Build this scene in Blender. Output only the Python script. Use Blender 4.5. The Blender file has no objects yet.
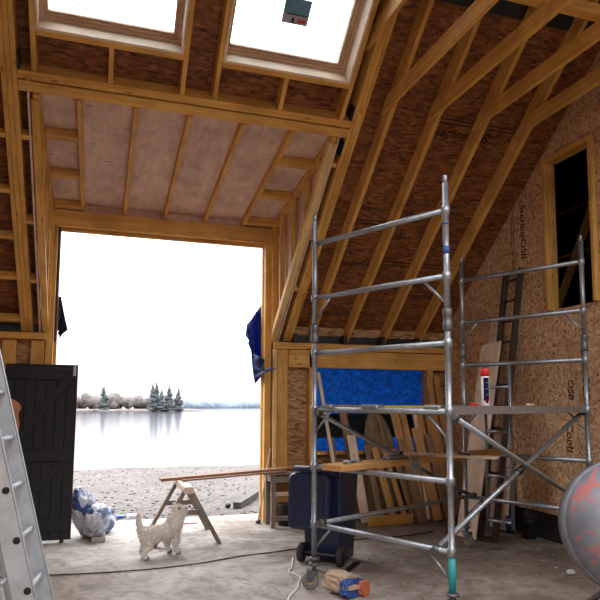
import bpy, bmesh, math, random
import numpy as np
from mathutils import Vector, Matrix, noise, Quaternion
random.seed(7)
SC = bpy.context.scene
COL = SC.collection
V = Vector

# ------------------------------------------------------------------ camera
YAW, PITCH, ROLL, EYE, FPX = math.radians(18.05), math.radians(5.6), math.radians(0.28), 1.66, 620.0
cy, sy, cp, sp = math.cos(YAW), math.sin(YAW), math.cos(PITCH), math.sin(PITCH)
fwd = V((sy*cp, cy*cp, sp)); rgt = V((cy, -sy, 0)); upv = rgt.cross(fwd)
r2 = math.cos(ROLL)*rgt + math.sin(ROLL)*upv
u2 = -math.sin(ROLL)*rgt + math.cos(ROLL)*upv
cd = bpy.data.cameras.new('camera'); cam = bpy.data.objects.new('camera', cd); COL.objects.link(cam)
m = Matrix((r2, u2, -fwd)).transposed().to_4x4(); m.translation = V((0, 0, EYE))
cam.matrix_world = m
cd.sensor_fit = 'HORIZONTAL'; cd.sensor_width = 36; cd.lens = 36*FPX/600; cd.shift_y = 42/600
cd.clip_start = 0.05; cd.clip_end = 3000
SC.camera = cam

# ------------------------------------------------------------------ sky and exposure
SKY = 4.6
w = bpy.data.worlds.new('overcast'); SC.world = w; w.use_nodes = True
nt = w.node_tree; nt.nodes.clear()
tc = nt.nodes.new('ShaderNodeTexCoord'); sx = nt.nodes.new('ShaderNodeSeparateXYZ')
nt.links.new(tc.outputs['Generated'], sx.inputs[0])
mr = nt.nodes.new('ShaderNodeMapRange'); mr.inputs['From Min'].default_value = 0; mr.inputs['From Max'].default_value = 1
mr.inputs['To Min'].default_value = SKY*0.105; mr.inputs['To Max'].default_value = SKY
nt.links.new(sx.outputs['Z'], mr.inputs['Value'])
bg = nt.nodes.new('ShaderNodeBackground'); bg.inputs['Color'].default_value = (0.96, 0.975, 1.0, 1)
nt.links.new(mr.outputs[0], bg.inputs['Strength'])
wo = nt.nodes.new('ShaderNodeOutputWorld'); nt.links.new(bg.outputs[0], wo.inputs[0])
SC.view_settings.view_transform = 'Standard'; SC.view_settings.look = 'None'
SC.view_settings.exposure = 1.3; SC.view_settings.gamma = 1.0; SC.view_settings.use_curve_mapping = False
SC.cycles.use_denoising = True
SC.cycles.max_bounces = 10; SC.cycles.diffuse_bounces = 6; SC.cycles.transmission_bounces = 6; SC.cycles.transparent_max_bounces = 8
SC.cycles.sample_clamp_indirect = 6.0
SC.cycles.caustics_reflective = False; SC.cycles.caustics_refractive = False

def portal(name, loc, rot_to, sx_, sy_, upref=(0, 0, 1)):
    l = bpy.data.lights.new(name, 'AREA'); l.shape = 'RECTANGLE'; l.size = sx_; l.size_y = sy_; l.cycles.is_portal = True
    o = bpy.data.objects.new(name, l); COL.objects.link(o)
    z = -V(rot_to).normalized(); x = V(upref).cross(z).normalized(); y = z.cross(x)
    mm = Matrix((x, y, z)).transposed().to_4x4(); mm.translation = V(loc); o.matrix_world = mm
    return o

# ------------------------------------------------------------------ roof geometry
AL = math.radians(40); CA, SA, TA = math.cos(AL), math.sin(AL), math.tan(AL)
YW, ZP = 8.6, 2.57
RN = V((0, SA, CA)); RU = V((0, -CA, SA))
RIDGE_S = (YW-4.0)/CA
def rp(X, s, off=0.0): return V((X, YW - s*CA, ZP + s*SA)) + off*RN
def sY(Y): return (YW-Y)/CA
XL, XR = -1.3, 5.25
portal('portal_opening', (0.87, 8.78, 2.0), (0, -1, 0), 2.8, 3.9)

# ------------------------------------------------------------------ materials
MATS = {}
def new_mat(name):
    m = bpy.data.materials.new(name); m.use_nodes = True; nt = m.node_tree; nt.nodes.clear()
    out = nt.nodes.new('ShaderNodeOutputMaterial'); b = nt.nodes.new('ShaderNodeBsdfPrincipled')
    nt.links.new(b.outputs[0], out.inputs[0]); MATS[name] = m
    return m, nt, b
def N(nt, kind, **kw):
    n = nt.nodes.new(kind)
    for k, v in kw.items():
        if k in n.inputs: n.inputs[k].default_value = v
        else: setattr(n, k, v)
    return n
def ramp(nt, fac, stops):
    r = nt.nodes.new('ShaderNodeValToRGB'); e = r.color_ramp.elements
    while len(e) < len(stops): e.new(0.5)
    for el, (p, c) in zip(e, stops):
        el.position = p; el.color = (*c, 1)
    nt.links.new(fac, r.inputs[0]); return r
def coords(nt, scale=(1, 1, 1), rnd=True):
    tc = nt.nodes.new('ShaderNodeTexCoord'); mp = nt.nodes.new('ShaderNodeMapping')
    mp.inputs['Scale'].default_value = scale
    nt.links.new(tc.outputs['Object'], mp.inputs['Vector'])
    if rnd:
        oi = nt.nodes.new('ShaderNodeObjectInfo'); mu = N(nt, 'ShaderNodeVectorMath', operation='SCALE')
        cb = nt.nodes.new('ShaderNodeCombineXYZ')
        nt.links.new(oi.outputs['Random'], cb.inputs[0]); nt.links.new(oi.outputs['Random'], cb.inputs[1])
        nt.links.new(cb.outputs[0], mu.inputs[0]); mu.inputs['Scale'].default_value = 37.0
        nt.links.new(mu.outputs[0], mp.inputs['Location'])
    return mp
def bump(nt, b, h, strength=0.3, dist=0.01):
    n = N(nt, 'ShaderNodeBump', Strength=strength, Distance=dist)
    nt.links.new(h, n.inputs['Height']); nt.links.new(n.outputs[0], b.inputs['Normal'])
def plain(name, c, rough=0.6, metal=0.0, var=0.12, scale=8.0, spec=0.4, bmp=0.0):
    m, nt, b = new_mat(name)
    mp = coords(nt); no = N(nt, 'ShaderNodeTexNoise', Scale=scale, Detail=5.0, Roughness=0.6)
    nt.links.new(mp.outputs[0], no.inputs['Vector'])
    r = ramp(nt, no.outputs['Fac'], [(0.3, tuple(x*(1-var) for x in c)), (0.7, tuple(min(1, x*(1+var)) for x in c))])
    nt.links.new(r.outputs[0], b.inputs['Base Color'])
    b.inputs['Roughness'].default_value = rough; b.inputs['Metallic'].default_value = metal
    b.inputs['Specular IOR Level'].default_value = spec
    if bmp: bump(nt, b, no.outputs['Fac'], bmp, 0.01)
    return m
def wood(name, dark, light, rough=0.65, stretch=(1.2, 26, 26), knots=True):
    m, nt, b = new_mat(name)
    mp = coords(nt, stretch)
    no = N(nt, 'ShaderNodeTexNoise', Scale=1.0, Detail=6.0, Roughness=0.65, Distortion=0.6)
    nt.links.new(mp.outputs[0], no.inputs['Vector'])
    r = ramp(nt, no.outputs['Fac'], [(0.28, dark), (0.5, tuple((a+b_)/2 for a, b_ in zip(dark, light))), (0.68, light)])
    last = r.outputs[0]
    mp2 = coords(nt, (3.0, 3.0, 3.0)); n2 = N(nt, 'ShaderNodeTexNoise', Scale=1.0, Detail=3.0)
    nt.links.new(mp2.outputs[0], n2.inputs['Vector'])
    r2_ = ramp(nt, n2.outputs['Fac'], [(0.3, (0.72, 0.70, 0.68)), (0.65, (1, 1, 1))])
    mx = N(nt, 'ShaderNodeMix', data_type='RGBA', blend_type='MULTIPLY'); mx.inputs[0].default_value = 1.0
    nt.links.new(last, mx.inputs[6]); nt.links.new(r2_.outputs[0], mx.inputs[7]); last = mx.outputs[2]
    if knots:
        mp3 = coords(nt, (2.4, 9.0, 9.0)); vo = N(nt, 'ShaderNodeTexVoronoi', Scale=1.0)
        nt.links.new(mp3.outputs[0], vo.inputs['Vector'])
        r3 = ramp(nt, vo.outputs['Distance'], [(0.05, (0.35, 0.2, 0.12)), (0.13, (1, 1, 1))])
        mk = N(nt, 'ShaderNodeMix', data_type='RGBA', blend_type='MULTIPLY'); mk.inputs[0].default_value = 0.8
        nt.links.new(last, mk.inputs[6]); nt.links.new(r3.outputs[0], mk.inputs[7]); last = mk.outputs[2]
    nt.links.new(last, b.inputs['Base Color']); b.inputs['Roughness'].default_value = rough
    b.inputs['Specular IOR Level'].default_value = 0.3
    bump(nt, b, no.outputs['Fac'], 0.15, 0.004)
    return m
def osb(name, tones, rot=(0, 0, 0), scale=1.0):
    # pressed flakes: two layers of stretched cells, each cell its own tone
    m, nt, b = new_mat(name)
    tc = nt.nodes.new('ShaderNodeTexCoord')
    cols = []; dists = []
    for k, (rz, sc) in enumerate(((0.25, (11, 42, 42)), (-0.7, (13, 48, 48)))):
        mp = nt.nodes.new('ShaderNodeMapping'); mp.inputs['Rotation'].default_value = (rot[0], rot[1], rot[2]+rz)
        mp.inputs['Location'].default_value = (k*3.7, k*1.3, 0.37+k*5)
        mp.vector_type = 'TEXTURE' if False else 'POINT'
        ro = N(nt, 'ShaderNodeTexNoise', Scale=5.0, Detail=2.0)
        nt.links.new(tc.outputs['Object'], ro.inputs['Vector'])
        ad = N(nt, 'ShaderNodeMix', data_type='VECTOR'); ad.inputs[0].default_value = 0.07
        nt.links.new(tc.outputs['Object'], ad.inputs[4]); nt.links.new(ro.outputs['Color'], ad.inputs[5])
        nt.links.new(ad.outputs[1], mp.inputs['Vector'])
        mp.inputs['Scale'].default_value = tuple(s*scale for s in sc)
        vo = N(nt, 'ShaderNodeTexVoronoi', Scale=1.0, Randomness=1.0); nt.links.new(mp.outputs[0], vo.inputs['Vector'])
        se = nt.nodes.new('ShaderNodeSeparateColor'); nt.links.new(vo.outputs['Color'], se.inputs[0])
        cols.append(se.outputs[0]); dists.append(vo.outputs['Distance'])
    mx = N(nt, 'ShaderNodeMix', data_type='FLOAT'); mx.inputs[0].default_value = 0.5
    nt.links.new(cols[0], mx.inputs[2]); nt.links.new(cols[1], mx.inputs[3])
    r = ramp(nt, mx.outputs[0], [(0.05, tones[0]), (0.3, tones[1]), (0.6, tones[2]), (0.95, tones[3])])
    n2 = N(nt, 'ShaderNodeTexNoise', Scale=1.6, Detail=4.0); nt.links.new(tc.outputs['Object'], n2.inputs['Vector'])
    r2_ = ramp(nt, n2.outputs['Fac'], [(0.3, (0.8, 0.78, 0.76)), (0.7, (1.08, 1.08, 1.08))])
    mk = N(nt, 'ShaderNodeMix', data_type='RGBA', blend_type='MULTIPLY'); mk.inputs[0].default_value = 1.0
    nt.links.new(r.outputs[0], mk.inputs[6]); nt.links.new(r2_.outputs[0], mk.inputs[7])
    nt.links.new(mk.outputs[2], b.inputs['Base Color']); b.inputs['Roughness'].default_value = 0.6
    b.inputs['Specular IOR Level'].default_value = 0.35
    bump(nt, b, dists[0], 0.25, 0.004)
    return m

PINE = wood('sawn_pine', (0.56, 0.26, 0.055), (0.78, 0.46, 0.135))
PINE_LIT = wood('lit_pine', (0.70, 0.44, 0.17), (0.86, 0.63, 0.31))  # sawn pine lightened to paint in daylight from the lake opening
PINE_PALE = wood('planed_pine', (0.74, 0.55, 0.40), (0.86, 0.69, 0.53))
PLANKW = wood('plank_orange', (0.40, 0.19, 0.06), (0.62, 0.34, 0.13))
PALEBOARD = wood('pale_board', (0.62, 0.46, 0.34), (0.82, 0.66, 0.51))
RUSTW = wood('reddish_plank', (0.20, 0.09, 0.055), (0.36, 0.18, 0.11), knots=False)
GREYW = wood('weathered_wood', (0.16, 0.125, 0.10), (0.33, 0.27, 0.22))
OLDW = wood('old_board', (0.17, 0.10, 0.055), (0.34, 0.20, 0.11))
BAULK = wood('wet_baulk', (0.035, 0.030, 0.028), (0.085, 0.075, 0.07))
DARKW = wood('dark_wood', (0.03, 0.022, 0.018), (0.07, 0.05, 0.04))
DOORW = wood('stained_door', (0.008, 0.008, 0.011), (0.020, 0.019, 0.023), knots=False, rough=0.6)
FRAMEW = wood('window_pine', (0.56, 0.36, 0.25), (0.74, 0.52, 0.38), knots=False)
PLY = wood('plywood', (0.60, 0.40, 0.31), (0.80, 0.58, 0.47), stretch=(14, 3.0, 14))
OSB_ROOF = osb('shaded_roof_board', [(0.060, 0.022, 0.009), (0.155, 0.055, 0.019), (0.25, 0.092, 0.031), (0.36, 0.145, 0.052)])  # same board as the walls, colour darkened for the roof's shade
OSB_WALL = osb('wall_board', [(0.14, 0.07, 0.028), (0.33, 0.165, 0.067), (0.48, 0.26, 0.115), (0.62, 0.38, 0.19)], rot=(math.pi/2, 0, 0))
OSB_SIDE = osb('lit_side_board', [(0.19, 0.10, 0.052), (0.45, 0.255, 0.135), (0.65, 0.40, 0.225), (0.80, 0.55, 0.34)], rot=(0, math.pi/2, 0))  # same board again, colour lightened for the light on the side wall
ALU = plain('aluminium', (0.29, 0.305, 0.335), 0.42, 0.75, 0.18, 22)
ALU_DULL = plain('dull_aluminium', (0.46, 0.50, 0.54), 0.5, 0.35, 0.16, 9)
STEEL = plain('dark_steel', (0.14, 0.14, 0.15), 0.5, 0.7, 0.2)
BLACKP = plain('black_plastic', (0.012, 0.012, 0.014), 0.5, 0, 0.2)
RUBBER = plain('rubber', (0.05, 0.045, 0.042), 0.75, 0, 0.2)
TYREG = plain('grey_tyre', (0.17, 0.155, 0.14), 0.8, 0, 0.2)
NAVY = plain('navy_plastic', (0.010, 0.019, 0.068), 0.38, 0, 0.25, 5, 0.5)
TURQ = plain('turquoise_sleeve', (0.02, 0.25, 0.26), 0.5, 0, 0.15)
BLUEP = plain('blue_print', (0.025, 0.07, 0.27), 0.5, 0, 0.15)
REDP = plain('red_plastic', (0.55, 0.02, 0.02), 0.4, 0, 0.1)
WHITEP = plain('white_plastic', (0.75, 0.76, 0.80), 0.45, 0, 0.08)
YELLOWP = plain('yellow_plastic', (0.55, 0.42, 0.05), 0.5, 0, 0.1)
ORANGEP = plain('orange_print', (0.50, 0.14, 0.06), 0.6, 0, 0.12)
PAPER = plain('brown_paper', (0.48, 0.34, 0.24), 0.75, 0, 0.15, 14)
CONC = plain('concrete_block', (0.34, 0.33, 0.31), 0.9, 0, 0.2, 30, bmp=0.3)
PLINTH = plain('plinth_render', (0.035, 0.035, 0.037), 0.8, 0, 0.35, 6, bmp=0.3)
INK = plain('black_ink', (0.022, 0.014, 0.010), 0.8, 0, 0.3, 30)
CANVAS = plain('olive_canvas', (0.20, 0.135, 0.075), 0.9, 0, 0.25, 12, bmp=0.4)
LEATHER = plain('orange_brown', (0.46, 0.17, 0.055), 0.5, 0, 0.2, 9)
BRICKR = plain('masonry', (0.25, 0.22, 0.20), 0.9, 0, 0.2)
NEARBLACK = plain('near_black', (0.012, 0.013, 0.017), 0.5, 0, 0.3)  # serves membrane, print lines and the painted shade at the eaves
GREYBIT = plain('grey_metal_tool', (0.30, 0.31, 0.32), 0.4, 0.5, 0.3, 60)

def make_floor():
    m, nt, b = new_mat('screed')
    mp = coords(nt, rnd=False)
    n1 = N(nt, 'ShaderNodeTexNoise', Scale=0.9, Detail=8.0, Roughness=0.65, Distortion=0.5)
    n2 = N(nt, 'ShaderNodeTexNoise', Scale=4.5, Detail=9.0, Roughness=0.72, Distortion=1.2)
    n3 = N(nt, 'ShaderNodeTexNoise', Scale=60.0, Detail=3.0)
    for n in (n1, n2, n3): nt.links.new(mp.outputs[0], n.inputs['Vector'])
    # trodden dirt lies mostly on the side where the mixer and scaffold stand
    sx = nt.nodes.new('ShaderNodeSeparateXYZ'); nt.links.new(mp.outputs[0], sx.inputs[0])
    g = N(nt, 'ShaderNodeMapRange'); g.inputs['From Min'].default_value = 1.6; g.inputs['From Max'].default_value = 4.4
    g.inputs['To Min'].default_value = 0.0; g.inputs['To Max'].default_value = 0.33
    nt.links.new(sx.outputs['X'], g.inputs['Value'])
    a = N(nt, 'ShaderNodeMath', operation='SUBTRACT'); nt.links.new(n1.outputs['Fac'], a.inputs[0]); nt.links.new(g.outputs[0], a.inputs[1])
    r = ramp(nt, a.outputs[0], [(0.16, (0.16, 0.125, 0.098)), (0.34, (0.27, 0.225, 0.185)), (0.48, (0.43, 0.385, 0.35)), (0.60, (0.54, 0.505, 0.475))])
    rr = ramp(nt, n2.outputs['Fac'], [(0.36, (0.50, 0.475, 0.45)), (0.56, (1, 1, 1))])
    mx = N(nt, 'ShaderNodeMix', data_type='RGBA', blend_type='MULTIPLY'); mx.inputs[0].default_value = 0.8
    nt.links.new(r.outputs[0], mx.inputs[6]); nt.links.new(rr.outputs[0], mx.inputs[7])
    r3 = ramp(nt, n3.outputs['Fac'], [(0.35, (0.86, 0.85, 0.84)), (0.6, (1, 1, 1))])
    m2 = N(nt, 'ShaderNodeMix', data_type='RGBA', blend_type='MULTIPLY'); m2.inputs[0].default_value = 0.8
    nt.links.new(mx.outputs[2], m2.inputs[6]); nt.links.new(r3.outputs[0], m2.inputs[7])
    nt.links.new(m2.outputs[2], b.inputs['Base Color']); b.inputs['Roughness'].default_value = 0.75
    b.inputs['Specular IOR Level'].default_value = 0.25
    bump(nt, b, n2.outputs['Fac'], 0.25, 0.02)
    return m
FLOOR = make_floor()

def make_tarp(name, base, trans):
    m, nt, b = new_mat(name)
    mp = coords(nt, rnd=False)
    no = N(nt, 'ShaderNodeTexNoise', Scale=13.0, Detail=6.0, Roughness=0.7, Distortion=1.5)
    nt.links.new(mp.outputs[0], no.inputs['Vector'])
    r = ramp(nt, no.outputs['Fac'], [(0.36, tuple(x*0.35 for x in trans)), (0.50, tuple(x*0.9 for x in trans)), (0.66, tuple(min(1, x*2.2) for x in trans))])
    tr = nt.nodes.new('ShaderNodeBsdfTranslucent'); nt.links.new(r.outputs[0], tr.inputs['Color'])
    b.inputs['Base Color'].default_value = (*base, 1); b.inputs['Roughness'].default_value = 0.45
    ms = nt.nodes.new('ShaderNodeMixShader'); ms.inputs[0].default_value = 0.7
    nt.links.new(b.outputs[0], ms.inputs[1]); nt.links.new(tr.outputs[0], ms.inputs[2])
    out = [n for n in nt.nodes if n.type == 'OUTPUT_MATERIAL'][0]; nt.links.new(ms.outputs[0], out.inputs[0])
    bump(nt, b, no.outputs['Fac'], 0.4, 0.03); bump(nt, b, no.outputs['Fac'], 0.4, 0.03)
    return m
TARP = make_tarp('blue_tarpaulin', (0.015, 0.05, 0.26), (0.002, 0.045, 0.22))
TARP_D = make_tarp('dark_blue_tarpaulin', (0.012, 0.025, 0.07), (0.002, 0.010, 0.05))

def make_glass():
    m, nt, b = new_mat('clear_glass')
    tr = nt.nodes.new('ShaderNodeBsdfTransparent'); tr.inputs[0].default_value = (0.93, 0.96, 0.95, 1)
    gl = nt.nodes.new('ShaderNodeBsdfGlossy'); gl.inputs['Roughness'].default_value = 0.02
    fr = N(nt, 'ShaderNodeFresnel', IOR=1.45); ms = nt.nodes.new('ShaderNodeMixShader')
    nt.links.new(fr.outputs[0], ms.inputs[0]); nt.links.new(tr.outputs[0], ms.inputs[1]); nt.links.new(gl.outputs[0], ms.inputs[2])
    out = [n for n in nt.nodes if n.type == 'OUTPUT_MATERIAL'][0]; nt.links.new(ms.outputs[0], out.inputs[0])
    return m
GLASS = make_glass()

def make_water():
    m, nt, b = new_mat('lake_water')
    b.inputs['Base Color'].default_value = (0.022, 0.022, 0.034, 1); b.inputs['Roughness'].default_value = 0.12
    b.inputs['IOR'].default_value = 1.33
    mp = coords(nt, (0.5, 0.12, 1), rnd=False); no = N(nt, 'ShaderNodeTexNoise', Scale=3.0, Detail=3.0)
    nt.links.new(mp.outputs[0], no.inputs['Vector']); bump(nt, b, no.outputs['Fac'], 0.04, 0.02)
    return m
WATER = make_water()

def make_beach():
    m, nt, b = new_mat('shingle')
    mp = coords(nt, rnd=False)
    vo = N(nt, 'ShaderNodeTexVoronoi', Scale=19.0); no = N(nt, 'ShaderNodeTexNoise', Scale=0.8, Detail=6.0)
    nt.links.new(mp.outputs[0], vo.inputs['Vector']); nt.links.new(mp.outputs[0], no.inputs['Vector'])
    se = nt.nodes.new('ShaderNodeSeparateColor'); nt.links.new(vo.outputs['Color'], se.inputs[0])
    r = ramp(nt, se.outputs[0], [(0.0, (0.024, 0.019, 0.017)), (0.5, (0.068, 0.056, 0.051)), (1.0, (0.115, 0.097, 0.090))])
    rr = ramp(nt, no.outputs['Fac'], [(0.35, (0.75, 0.73, 0.7)), (0.6, (1, 1, 1))])
    mx = N(nt, 'ShaderNodeMix', data_type='RGBA', blend_type='MULTIPLY'); mx.inputs[0].default_value = 1
    nt.links.new(r.outputs[0], mx.inputs[6]); nt.links.new(rr.outputs[0], mx.inputs[7])
    nt.links.new(mx.outputs[2], b.inputs['Base Color']); b.inputs['Roughness'].default_value = 0.9
    bump(nt, b, vo.outputs['Distance'], 0.3, 0.015)
    return m
BEACH = make_beach()
SHINGLE = plain('beach_stone', (0.062, 0.052, 0.048), 0.9, 0, 0.6, 3)

def make_drum():
    m, nt, b = new_mat('worn_drum_paint')
    mp = coords(nt, rnd=False)
    n1 = N(nt, 'ShaderNodeTexNoise', Scale=8.0, Detail=7.0, Roughness=0.66, Distortion=0.8)
    n2 = N(nt, 'ShaderNodeTexNoise', Scale=3.0, Detail=6.0)
    nt.links.new(mp.outputs[0], n1.inputs['Vector']); nt.links.new(mp.outputs[0], n2.inputs['Vector'])
    g = ramp(nt, n2.outputs['Fac'], [(0.3, (0.09, 0.097, 0.122)), (0.5, (0.165, 0.172, 0.205)), (0.72, (0.26, 0.265, 0.30))])
    k = ramp(nt, n1.outputs['Fac'], [(0.55, (0, 0, 0)), (0.60, (0.85, 0.85, 0.85))])
    mx = N(nt, 'ShaderNodeMix', data_type='RGBA'); nt.links.new(k.outputs[0], mx.inputs[0])
    nt.links.new(g.outputs[0], mx.inputs[6]); mx.inputs[7].default_value = (0.40, 0.115, 0.10, 1)
    nt.links.new(mx.outputs[2], b.inputs['Base Color']); b.inputs['Roughness'].default_value = 0.55
    bump(nt, b, n1.outputs['Fac'], 0.3, 0.01)
    return m
DRUM = make_drum()
DRUMG = plain('grey_drum_ring', (0.17, 0.175, 0.20), 0.5, 0.2, 0.25, 9)

def make_sack():
    m, nt, b = new_mat('printed_plastic_sack')
    mp = coords(nt, rnd=False)
    n1 = N(nt, 'ShaderNodeTexNoise', Scale=5.0, Detail=1.5, Distortion=0.6); nt.links.new(mp.outputs[0], n1.inputs['Vector'])
    vo = N(nt, 'ShaderNodeTexVoronoi', Scale=8.5); ad = N(nt, 'ShaderNodeMix', data_type='VECTOR'); ad.inputs[0].default_value = 0.16
    nt.links.new(mp.outputs[0], ad.inputs[4]); nt.links.new(n1.outputs['Color'], ad.inputs[5]); nt.links.new(ad.outputs[1], vo.inputs['Vector'])
    se = nt.nodes.new('ShaderNodeSeparateColor'); nt.links.new(vo.outputs['Color'], se.inputs[0])
    k = ramp(nt, se.outputs[0], [(0.0, (0.40, 0.44, 0.55)), (0.30, (0.58, 0.61, 0.70)), (0.62, (0.50, 0.54, 0.64)), (0.80, (0.030, 0.075, 0.24)), (0.93, (0.16, 0.23, 0.40))])
    k.color_ramp.interpolation = 'CONSTANT'
    nt.links.new(k.outputs[0], b.inputs['Base Color']); b.inputs['Roughness'].default_value = 0.35
    n2 = N(nt, 'ShaderNodeTexNoise', Scale=9.0, Detail=5.0, Distortion=2.5); nt.links.new(mp.outputs[0], n2.inputs['Vector']); bump(nt, b, n2.outputs['Fac'], 0.9, 0.05)
    return m
SACK = make_sack()
FUR = plain('dog_fur', (0.80, 0.75, 0.69), 0.9, 0, 0.16, 14, 0.1)
PAWM = plain('muddy_paw', (0.24, 0.19, 0.155), 0.9, 0, 0.2)
DARKEYE = plain('dark_eye', (0.01, 0.008, 0.007), 0.25)
BUSH = plain('bare_thicket', (0.100, 0.086, 0.082), 0.95, 0, 0.3, 0.6)
CONIF = plain('conifer_foliage', (0.050, 0.056, 0.058), 0.95, 0, 0.3, 0.8)
BARK = plain('bark', (0.07, 0.055, 0.045), 0.95)
FARW = plain('distant_wood', (0.09, 0.11, 0.14), 0.95, 0, 0.2, 0.05)  # distance haze put into the colour as a bluish tint
GRASSY = plain('rough_ground', (0.17, 0.15, 0.11), 0.95, 0, 0.3, 0.5)

# ------------------------------------------------------------------ mesh helpers
class MB:
    def __init__(s): s.bm = bmesh.new()
    def box(s, lo, hi, M=None, bevel=0.0):
        lo, hi = V(lo), V(hi)
        b = bmesh.new(); bmesh.ops.create_cube(b, size=1)
        for v in b.verts: v.co = V(((lo[i]+hi[i])/2 + v.co[i]*(hi[i]-lo[i]) for i in range(3)))
        if bevel: bmesh.ops.bevel(b, geom=b.edges[:], offset=bevel, segments=1, affect='EDGES')
        s._add(b, M); return s
    def _add(s, b, M=None):
        if M is not None: bmesh.ops.transform(b, matrix=M, verts=b.verts)
        bmesh.ops.recalc_face_normals(b, faces=b.faces[:])
        me = bpy.data.meshes.new('t'); b.to_mesh(me); b.free(); s.bm.from_mesh(me); bpy.data.meshes.remove(me)
    def tube(s, p0, p1, r, seg=12, r1=None): return s.path([p0, p1], r, seg, r1)
    def path(s, pts, r, seg=10, r1=None):
        pts = [V(p) for p in pts]; b = bmesh.new(); rings = []; n = len(pts); ref = None
        for i, p in enumerate(pts):
            t = (pts[min(i+1, n-1)] - pts[max(i-1, 0)]).normalized()
            if ref is None: ref = t.orthogonal().normalized()
            ref = (ref - t*ref.dot(t)).normalized(); bn = t.cross(ref)
            rr = r if r1 is None else r + (r1-r)*i/(n-1)
            rings.append([b.verts.new(p + rr*(math.cos(2*math.pi*k/seg)*ref + math.sin(2*math.pi*k/seg)*bn)) for k in range(seg)])
        for a, c in zip(rings, rings[1:]):
            for k in range(seg):
                f = b.faces.new((a[k], a[(k+1) % seg], c[(k+1) % seg], c[k])); f.smooth = True
        b.faces.new(rings[0]); b.faces.new(rings[-1]); s._add(b); return s
    def lathe(s, prof, M=None, seg=24, smooth=True):      # prof: (radius, height)
        b = bmesh.new(); rings = []
        for r, h in prof:
            rings.append([b.verts.new((r*math.cos(2*math.pi*k/seg), r*math.sin(2*math.pi*k/seg), h)) for k in range(seg)])
        for a, c in zip(rings, rings[1:]):
            for k in range(seg):
                f = b.faces.new((a[k], a[(k+1) % seg], c[(k+1) % seg], c[k])); f.smooth = smooth
        b.faces.new(rings[0]); b.faces.new(rings[-1]); s._add(b, M); return s
    def prism(s, poly, ext, bevel=0.0):                    # poly: 3-D points, ext: vector
        b = bmesh.new(); e = V(ext); A = [b.verts.new(V(p)) for p in poly]; B = [b.verts.new(V(p)+e) for p in poly]
        b.faces.new(A); b.faces.new(B[::-1]); n = len(A)
        for i in range(n): b.faces.new((A[i], A[(i+1) % n], B[(i+1) % n], B[i]))
        if bevel:
            bmesh.ops.recalc_face_normals(b, faces=b.faces[:]); bmesh.ops.bevel(b, geom=b.edges[:], offset=bevel, segments=1, affect='EDGES')
        s._add(b); return s
    def blob(s, c, rad, M=None, sub=3, amp=0.15, freq=2.0, seed=0.0):
        b = bmesh.new(); bmesh.ops.create_icosphere(b, subdivisions=sub, radius=1)
        for v in b.verts:
            d = 1 + amp*noise.noise(v.co*freq + V((seed, seed*1.7, 3.1))) + 0.5*amp*noise.noise(v.co*freq*2.7 + V((seed*2, 1, seed)))
            v.co = V((v.co.x*rad[0]*d, v.co.y*rad[1]*d, v.co.z*rad[2]*d))
        for f in b.faces: f.smooth = True
        MM = Matrix.Translation(V(c)) @ (M if M is not None else Matrix.Identity(4))
        s._add(b, MM); return s

def spline(pts, n=8):
    pts = [V(p) for p in pts]; out = []
    for i in range(len(pts)-1):
        p0, p1, p2, p3 = pts[max(i-1, 0)], pts[i], pts[i+1], pts[min(i+2, len(pts)-1)]
        for q in range(n):
            t_ = q/n; out.append(0.5*((2*p1)+(p2-p0)*t_+(2*p0-5*p1+4*p2-p3)*t_**2+(3*p1-p0-3*p2+p3)*t_**3))
    return out+[pts[-1]]
def link(name, me, mat, parent=None, M=None):
    o = bpy.data.objects.new(name, me); COL.objects.link(o)
    if mat is not None and len(me.materials) == 0: me.materials.append(mat)
    if M is not None: o.matrix_world = M
    if parent is not None: o.parent = parent
    return o
def mesh_of(mb, name):
    me = bpy.data.meshes.new(name); mb.bm.to_mesh(me); mb.bm.free(); return me
def obj(name, mb, mat, parent=None):
    """one mesh object; a top-level one gets its origin at the middle of its base"""
    me = mesh_of(mb, name)
    if parent is None:
        co = np.empty(len(me.vertices)*3); me.vertices.foreach_get('co', co); co = co.reshape(-1, 3)
        lo, hi = co.min(0), co.max(0); c = V(((lo[0]+hi[0])/2, (lo[1]+hi[1])/2, lo[2]))
        me.transform(Matrix.Translation(-c)); return link(name, me, mat, None, Matrix.Translation(c))
    o = link(name, me, mat, parent)
    return o
def tag(o, label, cat, group=None, kind=None):
    o['label'] = label; o['category'] = cat
    if group: o['group'] = group
    if kind: o['kind'] = kind
    return o
def thing(name, label, cat, loc=(0, 0, 0), group=None, M=None):
    o = bpy.data.objects.new(name, None); COL.objects.link(o); o.empty_display_size = 0.1
    if M is not None: o.matrix_world = M
    else: o.location = loc
    return tag(o, label, cat, group)
def struct(name, mb, mat, parent=None):
    me = mesh_of(mb, name); o = link(name, me, mat, parent)
    o['kind'] = 'structure'; return o
def beam_mesh(name, L, w, h, bevel=0.003):
    mb = MB(); mb.box((0, -w/2, -h/2), (L, w/2, h/2), bevel=min(bevel, w*0.2, h*0.2)); return mesh_of(mb, name)
def beam_matrix(p0, p1, up):
    p0, p1 = V(p0), V(p1); x = (p1-p0).normalized(); z = V(up); z = (z - x*z.dot(x)).normalized(); y = z.cross(x)
    M = Matrix((x, y, z)).transposed().to_4x4(); M.translation = p0; return M
def beam(name, p0, p1, w, h, mat, up=(0, 0, 1), parent=None, bevel=0.003):
    """sawn timber: local x runs along the grain, w across, h along `up`"""
    return link(name, beam_mesh(name, (V(p1)-V(p0)).length, w, h, bevel), mat, parent, beam_matrix(p0, p1, up))
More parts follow.
